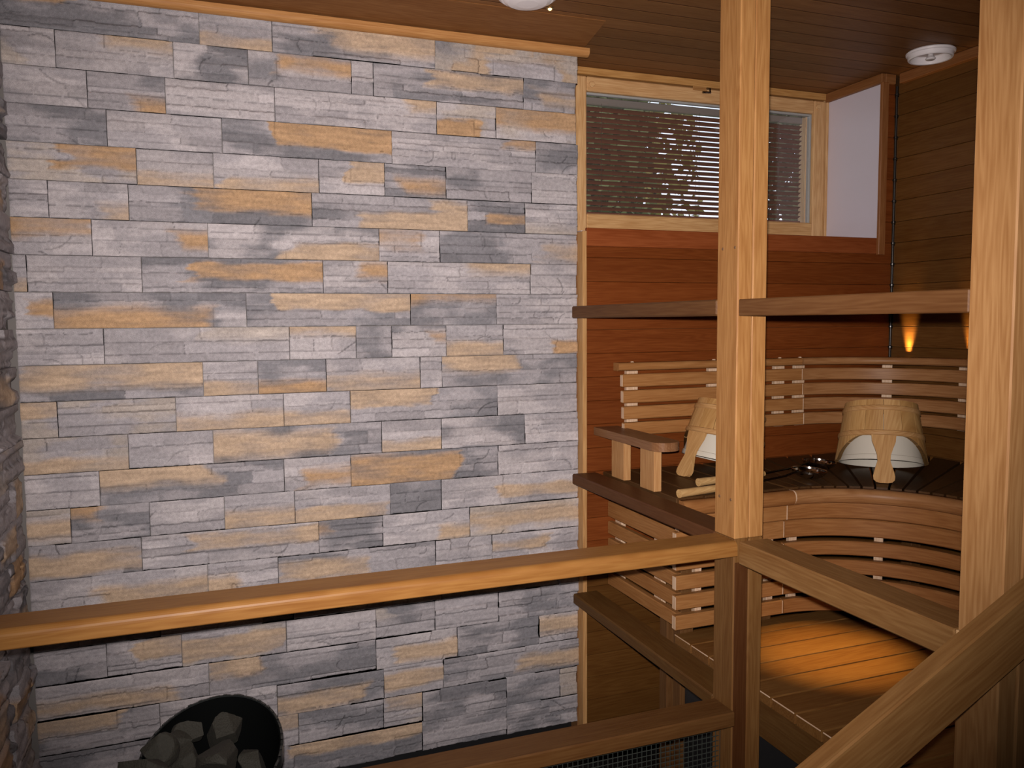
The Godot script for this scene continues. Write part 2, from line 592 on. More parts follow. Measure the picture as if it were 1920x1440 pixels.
	for k in ring.size():
		var q: int = ring[k]
		var nxt: int = ring[(k + 1) % ring.size()]
		var sd := (pv[nxt] - pv[q]).cross(na).normalized()
		if sd.dot(pv[q] - (o + ua * w / 2 - Vector3.UP * h / 2)) < 0:
			sd = -sd
		for e in [q, nxt]:
			pv.append(pv[e])
			pn.append(sd)
			pc.append(pc[e])
			pv.append(pv[e] - na * (hs[e] + 0.018))
			pn.append(sd)
			pc.append(pc[e])
		idx.append_array(PackedInt32Array([base, base + 2, base + 1, base + 1, base + 2, base + 3]))
		base += 4
	var at := o + ua * w / 2 - Vector3.UP * h
	for k in pv.size():
		pv[k] -= at
	var m := ArrayMesh.new()
	var arr := []
	arr.resize(Mesh.ARRAY_MAX)
	arr[Mesh.ARRAY_VERTEX] = pv
	arr[Mesh.ARRAY_NORMAL] = pn
	arr[Mesh.ARRAY_COLOR] = pc
	arr[Mesh.ARRAY_INDEX] = idx
	m.add_surface_from_arrays(Mesh.PRIMITIVE_TRIANGLES, arr)
	m.surface_set_material(0, stone_mat)
	var mi := MeshInstance3D.new()
	mi.mesh = m
	mi.name = "stone"
	parent.add_child(mi, true)
	mi.position = at - world_of(parent)


func stone_walls() -> void:
	var mortar := plain(0.16, 0.15, 0.145, 0.95)
	var w := thing("wall_back", Vector3(0.35, 0, -0.15), "wall clad in split ledge stone, grey and ochre", "", "", "structure")
	timber("wall_core", w, Vector3(-0.75, 0.115, -0.4), Vector3(1.17, 2.46, -0.016), mortar, 0)
	var bb := timber("baseboard_back", self, Vector3(-0.75, 0.0, -0.4), Vector3(1.17, 0.114, -0.05), plain(0.012, 0.012, 0.013, 0.35), 0)
	meta(bb, "black tiled skirting set back under the stone wall", "", "", "structure")
	var wl := thing("wall_left", Vector3(-0.6, 0, 1.2), "stone clad side wall beside the stove", "", "", "structure")
	timber("wall_core", wl, Vector3(-0.75, 0, -0.016), Vector3(-0.488, 2.46, 4.2), mortar, 2)
	for k in COURSES.size():
		var yt := 2.372 if k == 0 else 2.276 - 0.0983 * (k - 1)
		var yb := 2.276 - 0.0983 * k
		var ym := (yt + yb) / 2
		var x0 := -0.468
		var row: Array = COURSES[k]
		for i in row.size():
			var s: Array = row[i]
			var py := pix(on(s[0], 700, 2, 0.0) * Vector3(1, 0, 1) + Vector3(0, ym, 0)).y
			var x1 := on(s[0], py, 2, 0.0).x
			if i == row.size() - 1:
				x1 = 1.171 + rng.randf_range(-0.004, 0.006)
			var bands := []
			for b in range(3, s.size()):
				var q: Array = s[b]
				bands.append([on(q[0], py, 2, 0.0).x - x0, on(q[1], py, 2, 0.0).x - x0, q[2] * (yt - yb), q[3] * (yt - yb), q[4]])
			# bands that reach a joint run over it
			for b in bands:
				if b[2] < 0.004:
					b[2] = -0.03
				if b[3] > yt - yb - 0.004:
					b[3] = yt - yb + 0.03
				if b[0] < 0.012:
					b[0] = -0.03
				if b[1] > x1 - x0 - 0.012:
					b[1] = x1 - x0 + 0.03
			stone(w, Vector3(x0, yt, 0), Vector3.RIGHT, Vector3.BACK, x1 - x0, yt - yb, s[1], s[2], bands, 0.0030, 1.0 if k < 15 else 1.5, rng.randf_range(-0.002, 0.002))
			x0 = x1
		# the side wall: coarser, rougher
		var z := 0.0 + rng.randf_range(0.0, 0.01)
		while z < 0.75:
			var l := rng.randf_range(0.16, 0.36)
			var mt: String = ["M", "D", "M", "P", "D"][rng.randi() % 5]
			var bs := []
			if rng.randf() < 0.55:
				var u0 := rng.randf_range(-0.02, l * 0.5)
				bs.append([u0, u0 + rng.randf_range(0.06, 0.2), rng.randf_range(-0.02, 0.05), rng.randf_range(0.06, 0.12), "T" if rng.randf() < 0.6 else "O"])
			stone(wl, Vector3(-0.472, yt, z), Vector3.BACK, Vector3.RIGHT, l, yt - yb, mt, "M", bs, 0.008, 3.2, rng.randf_range(-0.004, 0.006))
			z += l


# ------------------------------------------------------------------ room shell
func boards_and_shell() -> void:
	var dark := wood(0.19, 0.095, 0.04, 0.7)
	var fl := timber("floor", self, Vector3(-0.75, -0.1, -0.4), Vector3(2.8, 0.0, 4.2), plain(0.012, 0.012, 0.013, 0.35), 0)
	meta(fl, "black tiled floor under the stove guard", "", "", "structure")

	# ceiling: 80 mm boards running along the stone wall
	var ce := thing("ceiling", Vector3(1.0, 2.42, 1.5), "dark brown ceiling of narrow interlocking boards", "", "", "structure")
	timber("ceiling_core", ce, Vector3(-0.75, 2.435, -0.4), Vector3(2.8, 2.55, 4.2), dark, 0)
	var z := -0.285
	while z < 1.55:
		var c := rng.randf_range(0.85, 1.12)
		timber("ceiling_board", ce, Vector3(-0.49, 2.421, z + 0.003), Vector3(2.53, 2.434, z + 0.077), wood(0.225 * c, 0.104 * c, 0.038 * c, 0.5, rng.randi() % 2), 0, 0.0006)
		timber("groove_shade", ce, Vector3(-0.49, 2.4213, z + 0.077), Vector3(2.53, 2.4335, z + 0.083), wood(0.075, 0.028, 0.010, 0.6), 0, 0.0002)  # flush dark strip: shade of the board groove put into its colour
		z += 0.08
	timber("ceiling_panel", ce, Vector3(-0.49, 2.421, z), Vector3(2.53, 2.434, 4.1), wood(0.20, 0.098, 0.042, 0.5), 0)
	# the wide heat shield boards above the stove
	var hs := mb(0)
	hs.sweep([[Vector3(-0.83, 0, 0), Vector3.BACK], [Vector3(0.83, 0, 0), Vector3.BACK]], [Vector2(0.0, 0.0), Vector2(0.17, 0.0365), Vector2(0.17, 0.0388), Vector2(0.0, 0.0388)])
	put("heat_shield_board", hs, wood(0.20, 0.090, 0.032, 0.5, 1), ce, Vector3(0.36, 2.382, 0.0))

	# window wall: red brown boards, a recess for the window above
	var ww := thing("wall_window", Vector3(1.85, 0, -0.1), "red brown boarded wall behind the bench", "", "", "structure")
	timber("wall_core", ww, Vector3(1.17, 0, -0.4), Vector3(2.494, 1.796, -0.002), dark, 0)
	timber("wall_core", ww, Vector3(2.494, 0, -0.42), Vector3(2.83, 2.46, -0.38), dark, 0)
	timber("wall_core", ww, Vector3(2.446, 1.796, -0.4), Vector3(2.494, 2.46, -0.002), dark, 1)
	var y := 0.03
	while y < 2.40:
		var x0 := 1.189
		var hi := minf(y + 0.08, 2.40)
		if y > 1.78:
			x0 = 2.444
		elif hi > 1.796:
			hi = 1.796
		var c := rng.randf_range(0.88, 1.12)
		if hi - y > 0.02:
			timber("wall_board", ww, Vector3(x0, y + 0.0004, 0.0), Vector3(2.500, hi - 0.0004, 0.02), wood(0.160 * c, 0.043 * c, 0.0095 * c, 0.42, rng.randi() % 2) if y > 0.62 else wood(0.105 * c, 0.046 * c, 0.011 * c, 0.45, rng.randi() % 2), 0, 0.0011)
		y += 0.08 if hi - y > 0.079 else hi - y
	# white lined window recess
	var white := plain(0.62, 0.58, 0.66, 0.45)
	timber("reveal_panel", ww, Vector3(2.436, 1.798, -0.33), Vector3(2.446, 2.42, 0.018), white, 1, 0.001)
	timber("reveal_panel", ww, Vector3(1.171, 1.798, -0.33), Vector3(1.181, 2.381, -0.03), dark, 1, 0.001)
	timber("window_board", ww, Vector3(1.186, 1.79, -0.33), Vector3(2.436, 1.80, 0.0), white, 0, 0.001)

	# right wall
	var wr := thing("wall_right", Vector3(2.6, 0, 1.5), "dark brown boarded wall beside the curved bench end", "", "", "structure")
	timber("wall_core", wr, Vector3(2.53, 0, 0.09), Vector3(2.8, 2.46, 4.2), dark, 2)
	timber("wall_core", wr, Vector3(2.79, 0, -0.4), Vector3(2.83, 2.46, 0.09), dark, 2)
	y = 0.03
	while y < 2.40:
		var c := rng.randf_range(0.85, 1.12)
		timber("wall_board", wr, Vector3(2.508, y + 0.0005, 0.028), Vector3(2.528, minf(y + 0.0795, 2.40), 2.2), wood(0.135 * c, 0.060 * c, 0.016 * c, 0.42, rng.randi() % 2), 2, 0.0014)
		y += 0.08
	timber("wall_panel", wr, Vector3(2.508, 0.03, 2.2), Vector3(2.528, 2.42, 4.1), wood(0.175, 0.078, 0.028, 0.45), 2)

	# black cable clipped into the corner
	var cab := thing("corner_cable", Vector3(2.501, 0.99, 0.026), "thin black cable with clips running up the boarded corner", "cable")
	var cb := mb(1)
	cb.tube([Vector3(0, 0.0, 0), Vector3(0, 1.39, 0)], 0.0042, 8)
	put("cable", cb, plain(0.012, 0.011, 0.010, 0.4), cab, cab.position)
	for k in 17:
		timber("clip", cab, Vector3(2.494, 1.064 + 0.08 * k, 0.0205), Vector3(2.5075, 1.074 + 0.08 * k, 0.033), plain(0.012, 0.011, 0.010, 0.3), 1, 0.002)

	# wall behind the camera
	var wf := timber("wall_front", self, Vector3(-0.75, 0, 4.1), Vector3(2.8, 2.46, 4.3), wood(0.2, 0.09, 0.035, 0.5), 0)
	meta(wf, "boarded wall facing the stone wall", "", "", "structure")

	# trims
	var gold := wood(0.42, 0.215, 0.078, 0.45)
	var t1 := mb(0)
	var arc := []
	for k in 7:
		var a := PI / 2 * k / 6
		arc.append(Vector2(0.020 * sin(a), 2.358 + 0.014 * (1 - cos(a))))
	arc.append(Vector2(0.020, 2.3835))
	arc.append(Vector2(0.0, 2.3795))
	for k in arc.size():
		arc[k].y -= 2.358
	var at := Vector3(0.36, 2.358, 0.008)
	t1.sweep([[Vector3(-0.83, 0, 0), Vector3.BACK], [Vector3(0.845, 0, 0), Vector3.BACK]], arc)
	meta(put("trim_1", t1, gold, self, at), "golden wooden moulding along the top of the stone wall", "", "", "structure")
	var t2 := timber("trim_2", self, Vector3(1.174, 0.02, -0.01), Vector3(1.189, 1.795, 0.038), wood(0.46, 0.27, 0.115, 0.45), 1, 0.0015)
	meta(t2, "light vertical wooden edge strip beside the stone wall", "", "", "structure")
	var t3 := timber("trim_3", self, Vector3(1.190, 1.746, 0.021), Vector3(2.428, 1.806, 0.036), wood(0.24, 0.066, 0.02, 0.38), 0, 0.002)
	meta(t3, "red brown board under the window", "", "", "structure")
	var t4 := timber("trim_4", self, Vector3(2.408, 1.742, 0.0365), Vector3(2.440, 2.384, 0.05), wood(0.27, 0.115, 0.042, 0.45), 1, 0.002)
	meta(t4, "brown vertical casing at the right of the window", "", "", "structure")
	var t5 := timber("trim_5", self, Vector3(2.486, 2.384, 0.05), Vector3(2.508, 2.420, 4.0), wood(0.27, 0.115, 0.042, 0.45), 2, 0.002)
	meta(t5, "brown strip between ceiling and right wall", "", "", "structure")
	var t6 := timber("trim_6", self, Vector3(2.418, 2.385, -0.268), Vector3(2.4355, 2.420, 0.034), wood(0.25, 0.11, 0.04, 0.45), 2, 0.002)
	meta(t6, "brown strip above the white window reveal", "", "", "structure")
	var t7 := timber("trim_7", self, Vector3(2.4365, 2.384, 0.021), Vector3(2.486, 2.420, 0.036), wood(0.25, 0.11, 0.04, 0.45), 0, 0.002)
	meta(t7, "short brown strip above the boards in the corner", "", "", "structure")


func window() -> void:
	var w := thing("window_1", Vector3(1.81, 1.80, -0.3), "pine framed window with a brown blind between the panes", "", "", "structure")
	var pine := wood(0.62, 0.395, 0.195, 0.45)
	var pine2 := wood(0.58, 0.36, 0.165, 0.45, 1)
	# outer frame
	timber("frame_stile", w, Vector3(2.424, 1.80, -0.345), Vector3(2.436, 2.42, -0.262), pine, 1)
	timber("frame_stile", w, Vector3(1.186, 1.80, -0.345), Vector3(1.215, 2.42, -0.262), pine, 1)
	timber("frame_rail", w, Vector3(1.215, 2.394, -0.345), Vector3(2.424, 2.42, -0.262), wood(0.5, 0.28, 0.10, 0.45, 1), 0)
	timber("frame_rail", w, Vector3(1.215, 1.80, -0.345), Vector3(2.424, 1.824, -0.262), wood(0.55, 0.30, 0.07, 0.4), 0)
	# sash
	var sa := timber("sash", w, Vector3(2.366, 1.828, -0.325), Vector3(2.422, 2.390, -0.268), pine, 1, 0.004)
	timber("sash_stile", sa, Vector3(1.217, 1.828, -0.325), Vector3(1.337, 2.390, -0.268), pine, 1, 0.004)
	timber("sash_rail", sa, Vector3(1.338, 2.338, -0.325), Vector3(2.365, 2.390, -0.2685), pine, 0, 0.004)
	timber("sash_rail", sa, Vector3(1.338, 1.828, -0.325), Vector3(2.365, 1.896, -0.2685), pine2, 0, 0.004)
	# seals
	var grey := plain(0.32, 0.33, 0.33, 0.4)
	timber("seal", sa, Vector3(2.356, 1.897, -0.300), Vector3(2.365, 2.337, -0.283), grey, 1, 0.001)
	timber("seal", sa, Vector3(1.338, 1.897, -0.300), Vector3(1.343, 2.337, -0.283), grey, 1, 0.001)
	timber("seal", sa, Vector3(1.344, 2.329, -0.300), Vector3(2.355, 2.337, -0.283), grey, 0, 0.001)
	timber("spacer", sa, Vector3(2.338, 1.897, -0.323), Vector3(2.352, 2.328, -0.3045), wood(0.5, 0.38, 0.24, 0.5), 1, 0.001)
	# panes
	var glass := StandardMaterial3D.new()
	glass.transparency = BaseMaterial3D.TRANSPARENCY_ALPHA
	glass.albedo_color = Color(0.9, 0.95, 0.95, 0.008)
	glass.roughness = 0.02
	timber("pane", w, Vector3(1.3435, 1.897, -0.2905), Vector3(2.3555, 2.3285, -0.2875), glass, 0, 0.0005)
	timber("pane", w, Vector3(1.3385, 1.897, -0.338), Vector3(2.3645, 2.337, -0.335), glass, 0, 0.0005)
	# plugs and the catch
	for p in [[1.357, 2.362], [2.383, 2.363]]:
		var b := mb(0)
		b.lathe([Vector2(0.0, 0.006), Vector2(0.0095, 0.006), Vector2(0.011, 0.004), Vector2(0.011, -0.002)], 18)
		var o := put("plug", b, pine, w, Vector3(p[0], p[1], -0.2685))
		o.rotation.x = PI / 2
	var steel := plain(0.25, 0.23, 0.2, 0.25, 1.0)
	var e := on(1313, 168, 2, -0.268)
	var c := mb(0)
	c.box(Vector3(-0.034, -0.005, 0), Vector3(0.030, 0.013, 0.003), 0.002)
	var ca := put("catch", c, wood(0.36, 0.19, 0.07, 0.4), w, e)
	var h := mb(0)
	h.tube([Vector3(0.028, 0.006, 0.002), Vector3(0.034, 0.002, 0.014), Vector3(0.034, -0.013, 0.018), Vector3(-0.002, -0.015, 0.019)], 0.0042, 8)
	put("catch_lever", h, steel, ca, e)
	for px in [1150.0, 1478.0]:
		var q := on(px, 439, 2, -0.262)
		timber("hinge", w, Vector3(q.x - 0.008, 1.820, -0.262), Vector3(q.x + 0.008, 1.828, -0.259), steel, 0, 0.001)

	# the blind hangs between the panes
	var bl := thing("venetian_blind", Vector3(1.84, 1.897, -0.313), "brown slatted venetian blind hanging in the pine window", "blind")
	var brown := plain(0.15, 0.052, 0.03, 0.5)
	timber("head_rail", bl, Vector3(1.346, 2.300, -0.324), Vector3(2.336, 2.327, -0.302), plain(0.30, 0.27, 0.25, 0.35, 0.4), 0, 0.003)
	timber("bottom_rail", bl, Vector3(1.346, 1.8975, -0.321), Vector3(2.336, 1.907, -0.303), brown, 0, 0.003)
	var sm := mb(0)
	var prof := []
	var tilt := deg_to_rad(25)
	for k in 7:
		var s := -0.0115 + 0.023 * k / 6
		var bow := 0.0016 * (1.0 - pow(s / 0.0115, 2))
		prof.append(Vector2(s * cos(tilt) - bow * sin(tilt), s * sin(tilt) + bow * cos(tilt)))
	for k in 7:
		var q: Vector2 = prof[6 - k]
		prof.append(q + Vector2(0.0, 0.0005))
	sm.sweep([[Vector3(-0.494, 0, 0), Vector3.BACK], [Vector3(0.494, 0, 0), Vector3.BACK]], prof)
	var shared := sm.mesh()
	shared.surface_set_material(0, brown)
	var yy := 2.286
	while yy > 1.915:
		var o := MeshInstance3D.new()
		o.mesh = shared
		o.name = "slat"
		bl.add_child(o, true)
		o.position = Vector3(1.841, yy, -0.3135) - bl.position
		yy -= 0.0192
	for px in [1125.0, 1308.0, 1456.0]:
		var q := on(px, 290, 2, -0.313)
		for dz in [-0.0118, 0.0118]:
			var b := mb(1)
			b.tube([Vector3(0, 0, 0), Vector3(0, 0.40, 0)], 0.0007, 5)
			put("ladder_cord", b, plain(0.06, 0.035, 0.025, 0.7), bl, Vector3(q.x, 1.905, -0.313 + dz))


# ------------------------------------------------------------------ timber guard round the stove
func guard() -> void:
	var g := thing("timber_guard", Vector3(1.17, 0, 0.9), "timber posts and rails standing between stove and bench", "railing")
	var post_a := wood(0.335, 0.172, 0.060, 0.45, 1)
	var post_b := wood(0.345, 0.188, 0.076, 0.45, 1)
	for p in [[0.856, 0.936, post_a], [1.536, 1.614, post_b]]:
		var b := mb(1)
		var at := Vector3(1.172, 0.0, (p[0] + p[1]) / 2)
		var hz: float = (p[1] - p[0]) / 2
		b.box(Vector3(-0.040, 0.992, -hz), Vector3(-0.0005, 2.42, hz), 0.0025)
		b.off += Vector2(0.37, 0.51)
		b.box(Vector3(0.0005, 0.992, -hz), Vector3(0.040, 2.42, hz), 0.0025)
		put("post", b, p[2], g, at)
		# the stub below the rails, of darker wood
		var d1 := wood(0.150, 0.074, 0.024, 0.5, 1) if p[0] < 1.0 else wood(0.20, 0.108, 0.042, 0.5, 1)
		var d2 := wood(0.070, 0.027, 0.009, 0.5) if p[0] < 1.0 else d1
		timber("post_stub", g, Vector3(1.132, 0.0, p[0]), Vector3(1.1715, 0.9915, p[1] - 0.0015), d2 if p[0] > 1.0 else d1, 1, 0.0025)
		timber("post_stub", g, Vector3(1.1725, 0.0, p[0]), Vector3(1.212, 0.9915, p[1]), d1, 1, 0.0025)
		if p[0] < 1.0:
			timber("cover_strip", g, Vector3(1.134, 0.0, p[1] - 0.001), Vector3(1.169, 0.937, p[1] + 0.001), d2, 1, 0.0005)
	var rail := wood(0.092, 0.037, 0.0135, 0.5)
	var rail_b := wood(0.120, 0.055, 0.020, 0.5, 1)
	var rail_gold := wood(0.235, 0.112, 0.031, 0.42)  # golden brown wood of the upper front rail
	# front rails along the stone wall
	var round_top := [Vector2(-0.044, 0.0), Vector2(0.042, 0.0), Vector2(0.044, 0.002), Vector2(0.044, 0.017)]
	for k in 7:
		var a := PI / 2 * k / 6
		round_top.append(Vector2(0.030 + 0.014 * cos(a), 0.020 + 0.015 * sin(a)))
	round_top.append(Vector2(-0.042, 0.035))
	round_top.append(Vector2(-0.044, 0.033))
	var fr := mb(0)
	fr.sweep([[Vector3(-0.791, 0, 0), Vector3.BACK], [Vector3(0.791, 0, 0), Vector3.BACK]], round_top)
	put("front_rail", fr, rail_gold, g, Vector3(0.34, 0.956, 0.906))
	timber("front_rail", g, Vector3(-0.452, 0.550, 0.868), Vector3(1.131, 0.586, 0.950), wood(0.10, 0.046, 0.0145, 0.5, 1), 0, 0.003)
	# side rails from the stone wall to the post
	timber("side_rail", g, Vector3(1.132, 1.509, 0.040), Vector3(1.215, 1.548, 0.855), rail_b, 2, 0.004)
	timber("side_rail", g, Vector3(1.132, 0.957, 0.040), Vector3(1.220, 0.992, 0.855), rail, 2, 0.004)
	timber("side_rail", g, Vector3(1.132, 0.551, 0.046), Vector3(1.222, 0.586, 0.855), wood(0.105, 0.052, 0.015, 0.5), 2, 0.004)
	# rails from post to post
	timber("side_rail", g, Vector3(1.133, 1.508, 0.938), Vector3(1.172, 1.546, 1.5355), rail_b, 2, 0.002)
	timber("side_rail", g, Vector3(1.133, 0.938, 0.951), Vector3(1.213, 0.992, 1.530), wood(0.215, 0.115, 0.042, 0.45, 1), 2, 0.003)
	# wedge between rail and post
	timber("packing_strip", g, Vector3(1.136, 0.938, 1.5305), Vector3(1.21, 0.991, 1.5355), wood(0.62, 0.42, 0.22, 0.5), 1, 0.0005)
	# screw holes
	for q in [[1355.0, 467.0], [1378.0, 464.0], [1349.0, 930.0], [1370.0, 937.0]]:
		var e := on(q[0], q[1], 0, 1.132)
		var s := mb(0)
		s.lathe([Vector2(0.0, 0.0008), Vector2(0.0032, 0.0008), Vector2(0.0042, -0.001)], 10)
		var so := put("screw", s, plain(0.12, 0.06, 0.025, 0.6), g, e)
		so.rotation.z = PI / 2
	# black wire mesh under the lower front rail
	var wm := mb(0)
	var wy := 0.004
	while wy < 0.545:
		wm.box(Vector3(-0.78, wy - 0.0008, -0.0008), Vector3(0.79, wy + 0.0008, 0.0008), 0.0003)
		wy += 0.0125
	var wx := -0.78
	while wx < 0.795:
		wm.box(Vector3(wx - 0.0008, 0, -0.0022), Vector3(wx + 0.0008, 0.545, -0.0008), 0.0003)
		wx += 0.0125
	var wo := put("wire_mesh", wm, plain(0.06, 0.07, 0.062, 0.45, 0.5), g, Vector3(0.33, 0.004, 0.90))
	wo.set_meta("label", "square mesh of thin steel wire")

	# sloping handrail across the near post
	var hr := mb(0)
	hr.box(Vector3(-0.70, -0.0445, -0.016), Vector3(0.9, 0.0445, 0.016), 0.0025)
	var o := put("handrail", hr, wood(0.205, 0.108, 0.038, 0.45, 1), self, Vector3(1.0, 0.964, 1.632))
	o.rotation.z = deg_to_rad(27.0)
	meta(o, "sloping wooden handrail board crossing the near post", "handrail")


# ------------------------------------------------------------------ bench
func arc_path(c: Vector2, r: float, a0: float, a1: float, steps: int, inward: bool, y := 0.0) -> Array:
	var out := []
	for k in steps + 1:
		var a := lerpf(a0, a1, float(k) / steps)
		var d := Vector3(cos(a), 0, sin(a))
		out.append([Vector3(c.x, y, c.y) + d * r, -d if inward else d])
	return out


func swept(called: String, parent: Node, path: Array, prof: Array, mat: Material, round_it := false) -> MeshInstance3D:
	var at: Vector3 = path[path.size() / 2][0]
	at.y = 0.0
	var lo := 9e9
	for p in prof:
		lo = minf(lo, p.y)
	at.y = lo
	var pp := []
	for p in path:
		pp.append([p[0] - Vector3(at.x, 0, at.z), p[1]])
	var pr := []
	for p in prof:
		pr.append(Vector2(p.x, p.y - lo))
	var b := mb(0)
	b.sweep(pp, pr, round_it)
	return put(called, b, mat, parent, at)


func rect(d0: float, d1: float, y0: float, y1: float, c := 0.003) -> Array:
	return [Vector2(d0, y0), Vector2(d1 - c, y0), Vector2(d1, y0 + c), Vector2(d1, y1 - c), Vector2(d1 - c, y1), Vector2(d0, y1)]


func bullnose(d0: float, d1: float, y0: float, y1: float) -> Array:
	var out := [Vector2(d0, y0)]
	var r := (y1 - y0) / 2
	for k in 9:
		var a := -PI / 2 + PI * k / 8
		out.append(Vector2(d1 - r * 0.8 + r * 0.8 * cos(a), (y0 + y1) / 2 + r * sin(a)))
	out.append(Vector2(d0, y1))
	return out


func bench() -> void:
	var slat_m := wood(0.325, 0.156, 0.055, 0.5)
	var slat_r := wood(0.29, 0.132, 0.046, 0.45, 1)
	var curve_m := wood(0.31, 0.155, 0.064, 0.4, 1)
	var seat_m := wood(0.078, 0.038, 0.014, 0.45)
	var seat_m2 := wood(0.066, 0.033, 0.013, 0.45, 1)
	var pale := wood(0.62, 0.46, 0.33, 0.5)
	var darkw := wood(0.13, 0.064, 0.024, 0.5)
	var cc := Vector2(1.645, 0.86)

	var b := thing("sauna_bench", Vector3(1.85, 0.0, 0.45), "upper sauna bench with curved slatted front and dark seat boards", "bench")
	# seat boards: straight part
	var x := 1.252
	while x < 1.60:
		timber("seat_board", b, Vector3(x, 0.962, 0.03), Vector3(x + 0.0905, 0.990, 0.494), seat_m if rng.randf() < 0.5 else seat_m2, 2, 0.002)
		x += 0.098
	# fan of wedge boards round the corner
	var nfan := 15
	for k in nfan:
		var a0 := -PI / 2 + PI / 2 * k / nfan
		var a1 := -PI / 2 + PI / 2 * (k + 1) / nfan
		var am := (a0 + a1) / 2
		var pts := []
		for e in [[a0 + 0.010, 0.366], [a1 - 0.010, 0.366], [a1 - 0.006, -1.0], [a0 + 0.006, -1.0]]:
			var d := Vector3(cos(e[0]), 0, sin(e[0]))
			var r: float = e[1]
			if r < 0:
				r = minf((2.498 - cc.x) / maxf(d.x, 1e-4), (cc.y - 0.03) / maxf(-d.z, 1e-4))
			pts.append(Vector3(cc.x, 0, cc.y) + d * r)
		var mid: Vector3 = (pts[0] + pts[1] + pts[2] + pts[3]) / 4
		var q := mb(0)
		var dirv := Vector3(cos(am), 0, sin(am))
		for i in 4:
			pts[i] -= mid
		var up := Vector3.UP * 0.028
		q.quad(pts[0] + up, pts[1] + up, pts[2] + up, pts[3] + up, Vector3.UP)
		q.quad(pts[0], pts[1], pts[2], pts[3], Vector3.DOWN)
		for i in 4:
			var j := (i + 1) % 4
			var nn: Vector3 = (pts[j] - pts[i]).cross(Vector3.UP).normalized()
			if nn.dot((pts[i] + pts[j]) / 2) < 0:
				nn = -nn
			q.quad(pts[i], pts[j], pts[j] + up, pts[i] + up, nn)
		for i in q.v.size():
			q.uv[i] = Vector2(q.v[i].dot(dirv) * 0.36, q.v[i].dot(dirv.cross(Vector3.UP)) * 5.5 + q.v[i].y * 5.5) + q.off
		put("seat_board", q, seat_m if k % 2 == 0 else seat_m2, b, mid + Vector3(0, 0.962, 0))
	var z := 0.868
	while z < 1.75:
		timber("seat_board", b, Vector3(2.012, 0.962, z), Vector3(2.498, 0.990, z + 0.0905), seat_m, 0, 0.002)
		z += 0.098
	# nosing
	var straight := [[Vector3(1.258, 0, 0.478), Vector3.BACK], [Vector3(1.6435, 0, 0.478), Vector3.BACK]]
	swept("nosing", b, straight, bullnose(0.020, 0.053, 0.941, 0.985), slat_r, true)
	swept("nosing", b, arc_path(cc, 0.382, -PI / 2 + 0.004, 0.0, 26, true), bullnose(0.020, 0.053, 0.941, 0.985), curve_m, true)
	swept("nosing_joint", b, [[Vector3(1.6436, 0, 0.478), Vector3.BACK], [Vector3(1.6470, 0, 0.478), Vector3.BACK]], bullnose(0.020, 0.0535, 0.944, 0.9855), pale, true)
	# front and side slats
	var lv := [[0.889, 0.943, 0.014, 0.034], [0.830, 0.884, 0.0, 0.020], [0.770, 0.814, 0.0, 0.020], [0.711, 0.755, 0.0, 0.020], [0.652, 0.696, 0.0, 0.020], [0.592, 0.636, 0.0, 0.020]]
	for l in lv:
		swept("front_slat", b, [[Vector3(1.263, 0, 0.459), Vector3.BACK], [Vector3(1.641, 0, 0.459), Vector3.BACK]], rect(l[2], l[3], l[0], l[1]), slat_m)
		timber("slat_end", b, Vector3(1.2615, l[0] + 0.003, 0.459 + l[2]), Vector3(1.2628, l[1] - 0.003, 0.458 + l[3]), pale, 1, 0.0004)
		swept("front_slat", b, arc_path(cc, 0.401, -PI / 2 + 0.006, 0.0, 26, true), rect(l[2], l[3], l[0], l[1]), slat_r)
		timber("slat_end", b, Vector3(1.6408, l[0] + 0.002, 0.459 + l[2]), Vector3(1.6440, l[1] - 0.002, 0.4595 + l[3]), pale, 1, 0.0004)
		swept("front_slat", b, [[Vector3(2.046, 0, 0.862), Vector3.LEFT], [Vector3(2.046, 0, 1.7), Vector3.LEFT]], rect(l[2], l[3], l[0], l[1]), slat_r)
		if l[0] < 0.86:
			swept("side_slat", b, [[Vector3(1.294, 0, 0.022), Vector3.LEFT], [Vector3(1.294, 0, 0.456), Vector3.LEFT]], rect(0.0, 0.018, l[0], l[1]), slat_m)
	# uprights behind the slats
	for p in [[1.30, 0.06], [1.30, 0.32]]:
		timber("upright", b, Vector3(p[0] - 0.005, 0.585, p[1] - 0.022), Vector3(p[0] + 0.012, 0.95, p[1] + 0.022), pale, 1, 0.001)
	for xx in [1.352, 1.61]:
		timber("upright", b, Vector3(xx - 0.011, 0.585, 0.438), Vector3(xx + 0.011, 0.945, 0.458), pale, 1, 0.001)
	for a in [-1.45, -0.80, -0.12]:
		var d := Vector3(cos(a), 0, sin(a))
		var u := mb(1)
		u.box(Vector3(-0.013, 0, -0.009), Vector3(0.013, 0.36, 0.009), 0.001)
		var uo := put("upright", u, pale, b, Vector3(cc.x, 0.585, cc.y) + d * 0.412)
		uo.rotation.y = -a + PI / 2
	# frame and legs below the seat
	timber("bearer", b, Vector3(1.30, 0.90, 0.40), Vector3(1.64, 0.961, 0.436), darkw, 0)
	timber("leg", b, Vector3(1.315, 0.0, 0.30), Vector3(1.36, 0.961, 0.345), darkw, 1)
	timber("leg", b, Vector3(1.315, 0.0, 0.380), Vector3(1.36, 0.899, 0.422), darkw, 1)
	timber("leg", b, Vector3(1.60, 0.0, 0.380), Vector3(1.645, 0.899, 0.422), darkw, 1)
	timber("leg", b, Vector3(2.30, 0.0, 0.30), Vector3(2.345, 0.961, 0.345), darkw, 1)

	# backrest
	var bc := Vector2(2.03, 0.465)
	var k := part_node("backrest", b, Vector3(1.9, 1.11, 0.2), "light slatted backrest curving round the corner")
